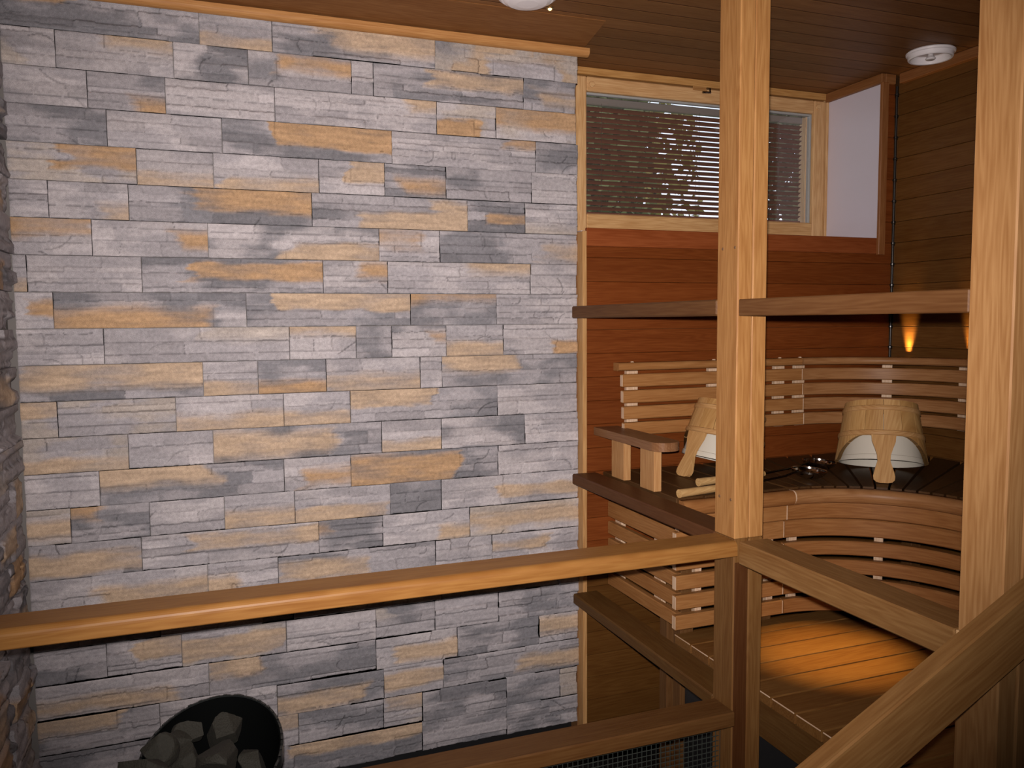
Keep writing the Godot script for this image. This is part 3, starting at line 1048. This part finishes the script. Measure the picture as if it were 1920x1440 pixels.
	var bl := [[1.118, 1.161, 0.0], [1.1715, 1.2145, -0.004], [1.225, 1.268, -0.008], [1.2785, 1.3215, -0.012]]
	for l in bl:
		swept("back_slat", k, [[Vector3(1.296, 0, 0.084 + l[2]), Vector3.BACK], [Vector3(2.027, 0, 0.084 + l[2]), Vector3.BACK]], rect(0.0, 0.018, l[0], l[1]), slat_m)
		timber("slat_end", k, Vector3(1.2946, l[0] + 0.003, 0.084 + l[2]), Vector3(1.2958, l[1] - 0.003, 0.101 + l[2]), pale, 1, 0.0004)
		swept("back_slat", k, arc_path(bc, 0.381 - l[2], -PI / 2 + 0.006, 0.0, 26, true), rect(0.0, 0.018, l[0], l[1]), curve_m)
		timber("slat_end", k, Vector3(2.0268, l[0] + 0.002, 0.084 + l[2]), Vector3(2.0300, l[1] - 0.002, 0.1025 + l[2]), pale, 1, 0.0004)
		swept("back_slat", k, [[Vector3(2.411 - l[2], 0, 0.468), Vector3.LEFT], [Vector3(2.411 - l[2], 0, 1.6), Vector3.LEFT]], rect(0.0, 0.018, l[0], l[1]), curve_m)
	swept("top_rail", k, [[Vector3(1.280, 0, 0.052), Vector3.BACK], [Vector3(2.027, 0, 0.052), Vector3.BACK]], bullnose(0.0, 0.040, 1.333, 1.360), slat_m, true)
	swept("top_rail", k, arc_path(bc, 0.413, -PI / 2 + 0.006, 0.0, 26, true), bullnose(0.0, 0.040, 1.333, 1.360), curve_m, true)
	swept("top_rail", k, [[Vector3(2.443, 0, 0.468), Vector3.LEFT], [Vector3(2.443, 0, 1.6), Vector3.LEFT]], bullnose(0.0, 0.040, 1.333, 1.360), curve_m, true)
	for xx in [1.342, 1.665, 1.945, 2.035]:
		timber("upright", k, Vector3(xx - 0.021, 1.112, 0.052), Vector3(xx + 0.021, 1.331, 0.070), pale, 1, 0.001)
		var dw := mb(1)
		dw.lathe([Vector2(0.0, 0.003), Vector2(0.005, 0.0025), Vector2(0.0065, 0.0), Vector2(0.0065, -0.001)], 12)
		put("dowel", dw, pale, k, Vector3(xx, 1.3605, 0.068))
	for a in [-0.75, -0.1]:
		var d := Vector3(cos(a), 0, sin(a))
		var u := mb(1)
		u.box(Vector3(-0.017, 0, -0.008), Vector3(0.017, 0.219, 0.008), 0.001)
		var uo := put("upright", u, pale, k, Vector3(bc.x, 1.112, bc.y) + d * 0.404)
		uo.rotation.y = -a + PI / 2

	# armrest
	var ar := part_node("armrest", b, Vector3(1.27, 0.99, 0.25), "dark armrest with rounded end on two upright boards")
	var legm := wood(0.44, 0.245, 0.105, 0.5)
	timber("leg", ar, Vector3(1.237, 0.990, 0.122), Vector3(1.263, 1.117, 0.206), legm, 1, 0.0015)
	timber("leg", ar, Vector3(1.237, 0.990, 0.310), Vector3(1.263, 1.117, 0.394), legm, 1, 0.0015)
	var outline := []
	outline.append(Vector2(1.218, 0.03))
	outline.append(Vector2(1.218, 0.405))
	for i in 9:
		var a := PI - PI / 2 * i / 8
		outline.append(Vector2(1.258 + 0.04 * cos(a), 0.405 + 0.04 * sin(a)))
	for i in 9:
		var a := PI / 2 - PI / 2 * i / 8
		outline.append(Vector2(1.268 + 0.04 * cos(a), 0.405 + 0.04 * sin(a)))
	outline.append(Vector2(1.308, 0.03))
	var am2 := mb(2)
	var n := outline.size()
	var ctr := Vector2(1.263, 0.24)
	for i in n:
		var p: Vector2 = outline[i] - ctr
		var q2: Vector2 = outline[(i + 1) % n] - ctr
		var nn := Vector3(q2.y - p.y, 0, -(q2.x - p.x)).normalized()
		if nn.dot(Vector3(p.x + q2.x, 0, p.y + q2.y)) < 0:
			nn = -nn
		am2.quad(Vector3(p.x, 0, p.y), Vector3(q2.x, 0, q2.y), Vector3(q2.x, 0.026, q2.y), Vector3(p.x, 0.026, p.y), nn)
		am2.tri(Vector3(0, 0.026, 0), Vector3(p.x, 0.026, p.y), Vector3(q2.x, 0.026, q2.y), Vector3.UP)
		am2.tri(Vector3(0, 0, 0), Vector3(p.x, 0, p.y), Vector3(q2.x, 0, q2.y), Vector3.DOWN)
	put("arm_board", am2, wood(0.21, 0.105, 0.05, 0.4), ar, Vector3(ctr.x, 1.117, ctr.y))

	# lower platform
	var pf := thing("bench_platform", Vector3(1.9, 0.0, 0.8), "lower wooden platform of wide boards in front of the bench", "platform")
	var deck := wood(0.185, 0.090, 0.027, 0.5)
	var deck2 := wood(0.17, 0.079, 0.023, 0.5, 1)
	z = 0.425
	var i2 := 0
	while z < 1.5:
		var o := timber("deck_board", pf, Vector3(1.292, 0.532, z + 0.003), Vector3(2.50, 0.560, z + 0.087), deck if i2 % 2 == 0 else deck2, 0, 0.0008)
		timber("end_band", o, Vector3(1.2893, 0.5572, z + 0.004), Vector3(1.2919, 0.5606, z + 0.086), pale, 2, 0.001)
		z += 0.09
		i2 += 1
	timber("fascia_board", pf, Vector3(1.300, 0.432, 0.43), Vector3(1.322, 0.531, 1.52), wood(0.12, 0.06, 0.018, 0.5), 2, 0.002)
	timber("plinth", pf, Vector3(1.326, 0.0, 0.43), Vector3(1.336, 0.431, 1.52), plain(0.015, 0.015, 0.016, 0.4), 2, 0.001)
	for p in [[1.337, 0.45], [2.4, 0.45], [1.337, 1.45], [2.4, 1.45]]:
		timber("leg", pf, Vector3(p[0], 0.0, p[1]), Vector3(p[0] + 0.045, 0.531, p[1] + 0.045), darkw, 1)


# ------------------------------------------------------------------ pails and ladles
func make_pail(at: Vector3, azimuth: float, label: String) -> void:
	var root := thing("wooden_pail", at, label, "pail", "upturned pails on the bench")
	var H := 0.192
	var R0 := 0.141
	var R1 := 0.111
	var th := 0.012
	var tilt := atan(0.080 / 0.290)
	# local frame: +z is the handle side; tilted so that the handle end and the far rim touch the seat
	var rot := Basis(Vector3.UP, azimuth) * Basis(Vector3.RIGHT, -tilt)
	root.transform = Transform3D(rot, at)
	var wood_m := [wood(0.47, 0.285, 0.112, 0.55), wood(0.42, 0.245, 0.09, 0.55, 1), wood(0.49, 0.30, 0.125, 0.55)]
	var nst := 14
	var low := func(a: float) -> float:
		# bottom edge: scooped on both sides of the handle
		var d := absf(wrapf(a - PI / 2, -PI, PI))
		if d < 0.10:
			return 0.03
		if d > 1.25:
			return 0.0
		return 0.076 * pow(sin(PI * pow((d - 0.10) / 1.15, 0.55)), 0.6)
	for s in nst:
		var b := mb(1)
		var a0 := TAU * (s + 0.5) / nst + 0.006
		var a1 := TAU * (s + 1.5) / nst - 0.006
		var seg := 9
		for k in seg:
			var t0 := lerpf(a0, a1, float(k) / seg)
			var t1 := lerpf(a0, a1, float(k + 1) / seg)
			var d0 := Vector3(cos(t0), 0, sin(t0))
			var d1 := Vector3(cos(t1), 0, sin(t1))
			var l0: float = low.call(t0)
			var l1: float = low.call(t1)
			var rr := func(y: float) -> float: return lerpf(R0, R1, y / H)
			var o0: Vector3 = d0 * rr.call(l0) + Vector3.UP * l0
			var o1: Vector3 = d1 * rr.call(l1) + Vector3.UP * l1
			var o2 := d1 * R1 + Vector3.UP * H
			var o3 := d0 * R1 + Vector3.UP * H
			b.quadn(o0, o1, o2, o3, d0, d1, d1, d0)
			b.quadn(o0 - d0 * th, o1 - d1 * th, o2 - d1 * th, o3 - d0 * th, -d0, -d1, -d1, -d0)
			b.quad(o0, o1, o1 - d1 * th, o0 - d0 * th, Vector3.DOWN)
			b.quad(o3, o2, o2 - d1 * th, o3 - d0 * th, Vector3.UP)
			if k == 0:
				b.quad(o0, o3, o3 - d0 * th, o0 - d0 * th, d0.cross(Vector3.UP))
			if k == seg - 1:
				b.quad(o1, o2, o2 - d1 * th, o1 - d1 * th, -d1.cross(Vector3.UP))
		var o := MeshInstance3D.new()
		o.mesh = b.mesh()
		o.mesh.surface_set_material(0, wood_m[rng.randi() % 3])
		o.name = "stave"
		root.add_child(o, true)
	var parts := []
	var bd := mb(0)
	bd.lathe([Vector2(0.0, H - 0.006), Vector2(R1 - th - 0.001, H - 0.006), Vector2(R1 - th - 0.001, H - 0.02), Vector2(0, H - 0.02)], 28)
	parts.append(["bottom_board", bd, wood_m[1]])
	for hy in [0.082, 0.164]:
		var r := lerpf(R0, R1, hy / H)
		var hp := mb(0)
		hp.lathe([Vector2(r, hy - 0.009), Vector2(r + 0.004, hy - 0.006), Vector2(r + 0.0045, hy), Vector2(r + 0.003, hy + 0.007), Vector2(r - 0.001, hy + 0.009)], 36)
		parts.append(["hoop", hp, wood(0.47, 0.28, 0.12, 0.5)])
	var ln := mb(0)
	ln.lathe([Vector2(0.0, 0.145), Vector2(0.104, 0.145), Vector2(0.1245, 0.014), Vector2(0.1270, 0.0125), Vector2(0.1280, 0.006), Vector2(0.1286, -0.003), Vector2(0.125, -0.003), Vector2(0.102, 0.138)], 40)
	parts.append(["liner", ln, plain(0.52, 0.49, 0.42, 0.55)])
	# handle: a long stave ending in a paddle
	var hd := mb(1)
	var ow := [[0.074, 0.036], [0.052, 0.034], [0.030, 0.026], [0.010, 0.020], [-0.010, 0.0185], [-0.035, 0.026], [-0.058, 0.0315], [-0.070, 0.030], [-0.077, 0.023], [-0.080, 0.011]]
	var zf := func(y: float) -> float: return lerpf(R0, R1, y / H) + 0.0015
	for i in ow.size() - 1:
		var y0: float = ow[i][0]
		var y1: float = ow[i + 1][0]
		var w0: float = ow[i][1]
		var w1: float = ow[i + 1][1]
		var f0: float = zf.call(y0)
		var f1: float = zf.call(y1)
		hd.quad(Vector3(-w0, y0, f0), Vector3(w0, y0, f0), Vector3(w1, y1, f1), Vector3(-w1, y1, f1), Vector3(0, 0.13, 0.99))
		hd.quad(Vector3(-w0, y0, f0 - 0.014), Vector3(w0, y0, f0 - 0.014), Vector3(w1, y1, f1 - 0.014), Vector3(-w1, y1, f1 - 0.014), Vector3(0, -0.13, -0.99))
		for sg in [-1.0, 1.0]:
			var nn := Vector3(sg * (y0 - y1), sg * sg * (w0 - w1) * -1.0, 0).normalized()
			hd.quad(Vector3(sg * w0, y0, f0), Vector3(sg * w1, y1, f1), Vector3(sg * w1, y1, f1 - 0.014), Vector3(sg * w0, y0, f0 - 0.014), nn)
	var wl: float = ow[9][1]
	hd.quad(Vector3(-wl, -0.080, zf.call(-0.08)), Vector3(wl, -0.080, zf.call(-0.08)), Vector3(wl, -0.080, zf.call(-0.08) - 0.014), Vector3(-wl, -0.080, zf.call(-0.08) - 0.014), Vector3.DOWN)
	parts.append(["handle", hd, wood(0.50, 0.30, 0.125, 0.5)])
	for p in parts:
		var o := MeshInstance3D.new()
		o.mesh = p[1].mesh()
		o.mesh.surface_set_material(0, p[2])
		o.name = p[0]
		root.add_child(o, true)
	# lift so that the lowest points rest on the seat
	var far_rim := rot * Vector3(0, 0, -R0)
	root.position.y = at.y - far_rim.y + 0.0005


func make_ladle(a: Vector3, b: Vector3, label: String) -> void:
	var root := thing("sauna_ladle", a, label, "ladle", "ladles lying on the bench")
	var d := b - a
	var l := d.length()
	d /= l
	var hw := mb(0)
	var pts := []
	for k in 9:
		var t := k / 8.0
		pts.append(d * l * 0.52 * t + Vector3.UP * 0.012)
	hw.tube(pts, 0.0125, 16, 0.009)
	put("handle", hw, wood(0.52, 0.34, 0.15, 0.5), root, a)
	var steel := plain(0.55, 0.52, 0.48, 0.12, 1.0)
	var rod := mb(0)
	rod.tube([d * l * 0.515 + Vector3.UP * 0.012, d * (l * 0.80) + Vector3.UP * 0.020, d * (l - 0.046) + Vector3.UP * 0.031], 0.0038, 10)
	put("rod", rod, plain(0.10, 0.085, 0.07, 0.25, 1.0), root, a)
	var bw := mb(0)
	var prof := []
	for k in 9:
		var t := PI / 2 * k / 8
		prof.append(Vector2(0.053 * sin(t), 0.028 * (1 - cos(t))))
	prof.append(Vector2(0.0555, 0.0295))
	for k in 9:
		var t := PI / 2 * (8 - k) / 8
		prof.append(Vector2(0.0515 * sin(t), 0.0015 + 0.0275 * (1 - cos(t))))
	bw.lathe(prof, 32)
	var bo := put("bowl", bw, steel, root, b + Vector3.UP * 0.0005)
	bo.rotation = Vector3(0.05, 0, -0.05)


# ------------------------------------------------------------------ stove, rocks
func rock_mesh(r: Vector3, planes: int) -> ArrayMesh:
	# a subdivided octahedron cut by random planes
	var vs := [Vector3.RIGHT, Vector3.LEFT, Vector3.UP, Vector3.DOWN, Vector3.BACK, Vector3.FORWARD]
	var fs := [[0, 2, 4], [2, 1, 4], [1, 3, 4], [3, 0, 4], [2, 0, 5], [1, 2, 5], [3, 1, 5], [0, 3, 5]]
	for it in 4:
		var nf := []
		var cache := {}
		for f in fs:
			var m := []
			for e in [[f[0], f[1]], [f[1], f[2]], [f[2], f[0]]]:
				var key := "%d_%d" % [mini(e[0], e[1]), maxi(e[0], e[1])]
				if not cache.has(key):
					cache[key] = vs.size()
					vs.append(((vs[e[0]] + vs[e[1]]) / 2).normalized())
				m.append(cache[key])
			nf.append_array([[f[0], m[0], m[2]], [m[0], f[1], m[1]], [m[2], m[1], f[2]], [m[0], m[1], m[2]]])
		fs = nf
	var cuts := []
	for k in planes:
		cuts.append([Vector3(rng.randfn(), rng.randfn(), rng.randfn()).normalized(), rng.randf_range(0.46, 0.74)])
	var seedv := rng.randf() * 100.0
	var pos := []
	for q in vs:
		var p: Vector3 = q
		for c in cuts:
			var over: float = p.dot(c[0]) - c[1]
			if over > 0:
				p -= c[0] * over
		p *= 1.0 + 0.025 * n_big.get_noise_3d(p.x * 0.4 + seedv, p.y * 0.4, p.z * 0.4)
		pos.append(p * r)
	var b := mb(0)
	for f in fs:
		var nn: Vector3 = (pos[f[1]] - pos[f[0]]).cross(pos[f[2]] - pos[f[0]])
		if nn.length() < 1e-12:
			continue
		nn = nn.normalized()
		if nn.dot(pos[f[0]] + pos[f[1]] + pos[f[2]]) < 0:
			nn = -nn
		b.tri(pos[f[0]], pos[f[1]], pos[f[2]], nn)
	var m := b.mesh()
	m.surface_set_material(0, rock_mat)
	return m


func stove() -> void:
	var c := Vector3(-0.018, 0, 0.675)
	var R := 0.147
	var s := thing("sauna_stove", c, "black round column stove heaped with stones beside the stone wall", "stove")
	var black := plain(0.0025, 0.003, 0.003, 0.75, 0.0)
	var body := mb(1)
	var rimy := func(a: float, r: float) -> float: return 0.568 - 0.42 * r * sin(a) + 0.02 * cos(a)
	var seg := 64
	for k in seg:
		var a0 := TAU * k / seg
		var a1 := TAU * (k + 1) / seg
		var d0 := Vector3(cos(a0), 0, sin(a0))
		var d1 := Vector3(cos(a1), 0, sin(a1))
		var y0: float = rimy.call(a0, R)
		var y1: float = rimy.call(a1, R)
		body.quadn(d0 * R, d1 * R, d1 * R + Vector3.UP * y1, d0 * R + Vector3.UP * y0, d0, d1, d1, d0)
		var r2 := R - 0.004
		body.quadn(d0 * r2 + Vector3.UP * 0.3, d1 * r2 + Vector3.UP * 0.3, d1 * r2 + Vector3.UP * y1, d0 * r2 + Vector3.UP * y0, -d0, -d1, -d1, -d0)
		body.quad(d0 * R + Vector3.UP * y0, d1 * R + Vector3.UP * y1, d1 * r2 + Vector3.UP * y1, d0 * r2 + Vector3.UP * y0, Vector3.UP)
		body.tri(Vector3.UP * 0.3, d0 * r2 + Vector3.UP * 0.3, d1 * r2 + Vector3.UP * 0.3, Vector3.UP)
	black.metallic_specular = 0.12
	put("body", body, black, s, c)
	# ragged rim band
	var rim := mb(1)
	for k in 120:
		var a0 := TAU * k / 120
		var a1 := TAU * (k + 1) / 120
		var d0 := Vector3(cos(a0), 0, sin(a0))
		var d1 := Vector3(cos(a1), 0, sin(a1))
		var j0 := 0.004 + 0.003 * n_fine.get_noise_1d(k * 0.05)
		var y0: float = rimy.call(a0, R) + j0
		var y1: float = rimy.call(a1, R) + j0
		var ro := R + 0.004
		rim.quadn(d0 * ro + Vector3.UP * (y0 - 0.03), d1 * ro + Vector3.UP * (y1 - 0.03), d1 * ro + Vector3.UP * y1, d0 * ro + Vector3.UP * y0, d0, d1, d1, d0)
		rim.quad(d0 * ro + Vector3.UP * y0, d1 * ro + Vector3.UP * y1, d1 * (R - 0.001) + Vector3.UP * y1, d0 * (R - 0.001) + Vector3.UP * y0, Vector3.UP)
		rim.quadn(d0 * (R - 0.001) + Vector3.UP * (y0 - 0.005), d1 * (R - 0.001) + Vector3.UP * (y1 - 0.005), d1 * (R - 0.001) + Vector3.UP * y1, d0 * (R - 0.001) + Vector3.UP * y0, -d0, -d1, -d1, -d0)
	put("rim", rim, plain(0.035, 0.04, 0.04, 0.3, 0.6), s, c)

	# heater stones: [x, y, z, size]
	var spots := [
		[425, 1366, 0.625, 0.047, "large angular dark stove stone on top of the heap"],
		[357, 1374, 0.622, 0.035, "blocky dark stove stone beside the topmost one"],
		[324, 1394, 0.660, 0.029, "narrow upright dark stove stone near the rim"],
		[294, 1412, 0.730, 0.036, "flat dark stove stone leaning on the rim"],
		[418, 1424, 0.725, 0.052, "broad granular dark stove stone in the middle of the heap"],
		[348, 1430, 0.705, 0.037, "dark stove stone wedged between flat and broad ones"],
		[262, 1450, 0.785, 0.043, "rounded dark stove stone spilling over the rim"],
		[470, 1432, 0.680, 0.036, "dark stove stone with a split face beside the stove wall"],
		[345, 1482, 0.770, 0.047, "large dark stove stone low in the heap"],
		[440, 1490, 0.775, 0.042, "dark stove stone sunk low against the rim"],
	]
	for q in spots:
		var o := MeshInstance3D.new()
		var z: float = q[3]
		o.mesh = rock_mesh(Vector3(z * rng.randf_range(1.2, 1.5), z * rng.randf_range(1.0, 1.2), z * rng.randf_range(0.95, 1.15)), 15)
		o.name = numbered("stove_stone")
		add_child(o, true)
		o.position = on(q[0], q[1], 2, q[2])
		o.rotation.y = rng.randf() * TAU
		meta(o, q[4], "stone", "heater stones in the stove")
	var fr := [[on(835, 1422, 2, 0.09), 0.075, "flat greenish rock on the floor under the stone wall"], [on(775, 1440, 2, 0.10), 0.07, "smaller dark rock on the floor beside the flat one"]]
	for q in fr:
		var o := MeshInstance3D.new()
		var z: float = q[1]
		o.mesh = rock_mesh(Vector3(z * 1.35, z * 0.95, z), 8)
		o.name = numbered("floor_rock")
		add_child(o, true)
		o.position = Vector3(q[0].x, z * 0.78, q[0].z)
		meta(o, q[2], "rock", "rocks on the floor")


# ------------------------------------------------------------------ fittings
func fittings() -> void:
	var white := plain(0.80, 0.77, 0.80, 0.35)
	# open ceiling valve: ring, bell and knob
	var v := thing("ceiling_vent", Vector3(2.385, 2.42, 0.285), "round white ceiling vent with open ring beside the right wall", "vent")
	var ring := mb(1)
	ring.lathe([Vector2(0.060, 0.0), Vector2(0.075, 0.0), Vector2(0.079, -0.004), Vector2(0.078, -0.010), Vector2(0.073, -0.012), Vector2(0.072, -0.024), Vector2(0.069, -0.027), Vector2(0.064, -0.026), Vector2(0.056, -0.006), Vector2(0.050, -0.001)], 44)
	put("ring", ring, white, v, v.position)
	var plate := mb(1)
	plate.lathe([Vector2(0.0, -0.003), Vector2(0.055, -0.003), Vector2(0.055, -0.001), Vector2(0.0, 0.0)], 36)
	put("plate", plate, plain(0.62, 0.55, 0.53, 0.5), v, v.position)
	var knob := mb(1)
	knob.lathe([Vector2(0.0, -0.030), Vector2(0.014, -0.029), Vector2(0.017, -0.025), Vector2(0.010, -0.016), Vector2(0.008, -0.009), Vector2(0.012, -0.003)], 24)
	put("knob", knob, white, v, v.position)
	# closed valve over the stove
	var v2 := thing("ceiling_vent", Vector3(0.885, 2.42, 0.285), "round white ceiling vent with closed disc above the stove guard", "vent")
	var r2 := mb(1)
	r2.lathe([Vector2(0.062, 0.0), Vector2(0.080, 0.0), Vector2(0.085, -0.004), Vector2(0.083, -0.010), Vector2(0.074, -0.016), Vector2(0.068, -0.016), Vector2(0.066, -0.004)], 48)
	put("ring", r2, white, v2, v2.position)
	var d2 := mb(1)
	d2.lathe([Vector2(0.0, -0.030), Vector2(0.03, -0.0295), Vector2(0.055, -0.026), Vector2(0.067, -0.020), Vector2(0.066, -0.010), Vector2(0.0, -0.006)], 44)
	put("disc", d2, white, v2, v2.position)

	# small warm ceiling lights
	var amber := Color(1.0, 0.80, 0.46)
	var lamps := [
		[Vector3(0.985, 2.42, 0.212), Vector3(0.80, 0.1, 0.45), 0.12, 24.0, "tiny glowing ceiling light beside the closed vent"],
		[Vector3(1.66, 2.42, 0.86), Vector3(1.62, 0.56, 0.715), 8.0, 8.6, "tiny glowing ceiling light above the platform"],
	]
	for l in lamps:
		var s := thing("ceiling_spotlight", l[0], l[4], "light", "tiny ceiling lights")
		var col := mb(1)
		col.lathe([Vector2(0.0055, 0.0), Vector2(0.0105, 0.0), Vector2(0.0115, -0.002), Vector2(0.010, -0.0045), Vector2(0.006, -0.004)], 18)
		put("collar", col, plain(0.3, 0.22, 0.12, 0.3, 0.8), s, l[0])
		var le := mb(1)
		le.lathe([Vector2(0.0, -0.0085), Vector2(0.003, -0.008), Vector2(0.0055, -0.005), Vector2(0.006, -0.001)], 14)
		put("lens", le, glow(Color(1.0, 0.75, 0.4), 9.0), s, l[0])
		spot(s, l[0] - Vector3.UP * 0.012, l[1], l[2], l[3], amber, 0.01, 1.0)
	# uplights behind the backrest
	for q in [[0.112, "tiny warm uplight on the right wall near the corner"], [0.385, "tiny warm uplight on the right wall farther from the corner"]]:
		var p := Vector3(2.490, 1.348, q[0])
		var s := thing("wall_uplight", p, q[1], "light", "tiny wall uplights")
		var ho := mb(1)
		ho.lathe([Vector2(0.0, -0.012), Vector2(0.007, -0.012), Vector2(0.007, 0.0), Vector2(0.0045, 0.001)], 16)
		ho.box(Vector3(0.006, -0.011, -0.004), Vector3(0.0178, -0.003, 0.004), 0.001)
		put("holder", ho, plain(0.2, 0.14, 0.08, 0.4, 0.7), s, p)
		var le := mb(1)
		le.lathe([Vector2(0.005, 0.0), Vector2(0.004, 0.002), Vector2(0.0, 0.003)], 14)
		put("lens", le, glow(Color(1.0, 0.75, 0.4), 6.0), s, p)
		spot(s, p + Vector3(0, 0.006, 0), p + Vector3(0.018, 0.075, 0), 0.30, 20.0, amber, 0.01, 0.9)


# ------------------------------------------------------------------ outside
func outside() -> void:
	var gr := timber("ground", self, Vector3(-9, -0.5, -16), Vector3(9, -0.3, -0.5), plain(0.10, 0.12, 0.04, 0.95), 0)
	meta(gr, "grass outside the window", "", "", "structure")
	var trees := [
		[1110.0, 310.0, -5.0, 0.62, 2.0, "dense green tree outside the left part of the window", Vector3(0.16, 0.17, 0.05)],
		[1222.0, 350.0, -6.5, 0.60, 1.8, "yellowing tree outside the middle of the window", Vector3(0.36, 0.29, 0.07)],
		[1540.0, 290.0, -6.0, 1.15, 2.0, "dark tree outside the right part of the window", Vector3(0.12, 0.11, 0.04)],
	]
	for t in trees:
		var c := on(t[0], t[1], 2, t[2])
		var base := Vector3(c.x, -0.3, c.z)
		var tr := thing("garden_tree", base, t[5], "tree", "trees in the garden")
		var tb := mb(1)
		tb.tube([Vector3(0, 0, 0), Vector3(0.05, 1.4, 0), Vector3(0, c.y + 0.3 + t[4] * 0.5, 0.03)], 0.09, 9, 0.02)
		put("trunk", tb, plain(0.06, 0.045, 0.03, 0.9), tr, base)
		var lv := mb(0)
		for k in (900 if t[0] == 1222.0 else 4200):
			var dir := Vector3(rng.randfn(), rng.randfn(), rng.randfn()).normalized() * pow(rng.randf(), 0.45)
			var p := Vector3(dir.x * t[3], dir.y * t[4], dir.z * t[3])
			var a := Vector3(rng.randfn(), rng.randfn(), rng.randfn()).normalized()
			var b := a.cross(Vector3(rng.randfn(), rng.randfn(), rng.randfn())).normalized()
			var nn := a.cross(b)
			var s := rng.randf_range(0.06, 0.11)
			lv.quad(p - a * s, p + b * s * 0.55, p + a * s, p - b * s * 0.55, nn)
		var col: Vector3 = t[6]
		var lm := plain(col.x, col.y, col.z, 0.7)
		var lo := put("foliage", lv, lm, tr, base + Vector3(0, c.y + 0.3, 0))
		lo.set_meta("kind", "stuff")


# ------------------------------------------------------------------ scene
func _ready() -> void:
	rng.seed = 20240607
	# camera
	var cam := Camera3D.new()
	cam.name = "camera"
	add_child(cam)
	cam.transform = Transform3D(Basis(CR, CU, -CF), EYE)
	cam.fov = rad_to_deg(2.0 * atan(720.0 / FOCAL))
	cam.near = 0.02
	cam.current = true
	# pale overcast sky behind the window
	var we := WorldEnvironment.new()
	we.name = "environment"
	var env := Environment.new()
	env.background_mode = Environment.BG_SKY
	var sky := Sky.new()
	var sm := ProceduralSkyMaterial.new()
	sm.sky_top_color = Color(0.80, 0.86, 0.95)
	sm.sky_horizon_color = Color(0.93, 0.95, 1.0)
	sm.ground_bottom_color = Color(0.25, 0.25, 0.2)
	sm.ground_horizon_color = Color(0.5, 0.5, 0.45)
	sm.energy_multiplier = 1.7
	sky.sky_material = sm
	env.sky = sky
	env.tonemap_mode = Environment.TONE_MAPPER_LINEAR
	env.tonemap_exposure = 1.0
	env.sdfgi_enabled = true
	env.ssao_enabled = true
	env.ssil_enabled = true
	we.environment = env
	add_child(we)
	# the flash of the camera, just above its lens
	spot(self, EYE + Vector3(-0.006, 0.034, 0.0), EYE + CF * 2.0 + CU * 0.21 - CR * 0.06, 8.4, 45.5, Color(1.0, 0.95, 0.925), 0.008, 1.0)

	make_textures()
	boards_and_shell()
	stone_walls()
	window()
	guard()
	bench()
	make_pail(Vector3(1.612, 0.99, 0.186), deg_to_rad(-80), "upturned wooden pail with white liner behind the timber post")
	make_pail(Vector3(2.066, 0.99, 0.430), deg_to_rad(-41), "upturned wooden pail with white liner in the bench corner")
	make_ladle(Vector3(1.262, 0.9905, 0.492), Vector3(1.795, 0.9905, 0.405), "steel ladle with wooden handle lying nearer the bench edge")
	make_ladle(Vector3(1.405, 0.9905, 0.372), Vector3(1.935, 0.9905, 0.290), "steel ladle with wooden handle lying nearer the backrest")
	stove()
	fittings()
	outside()
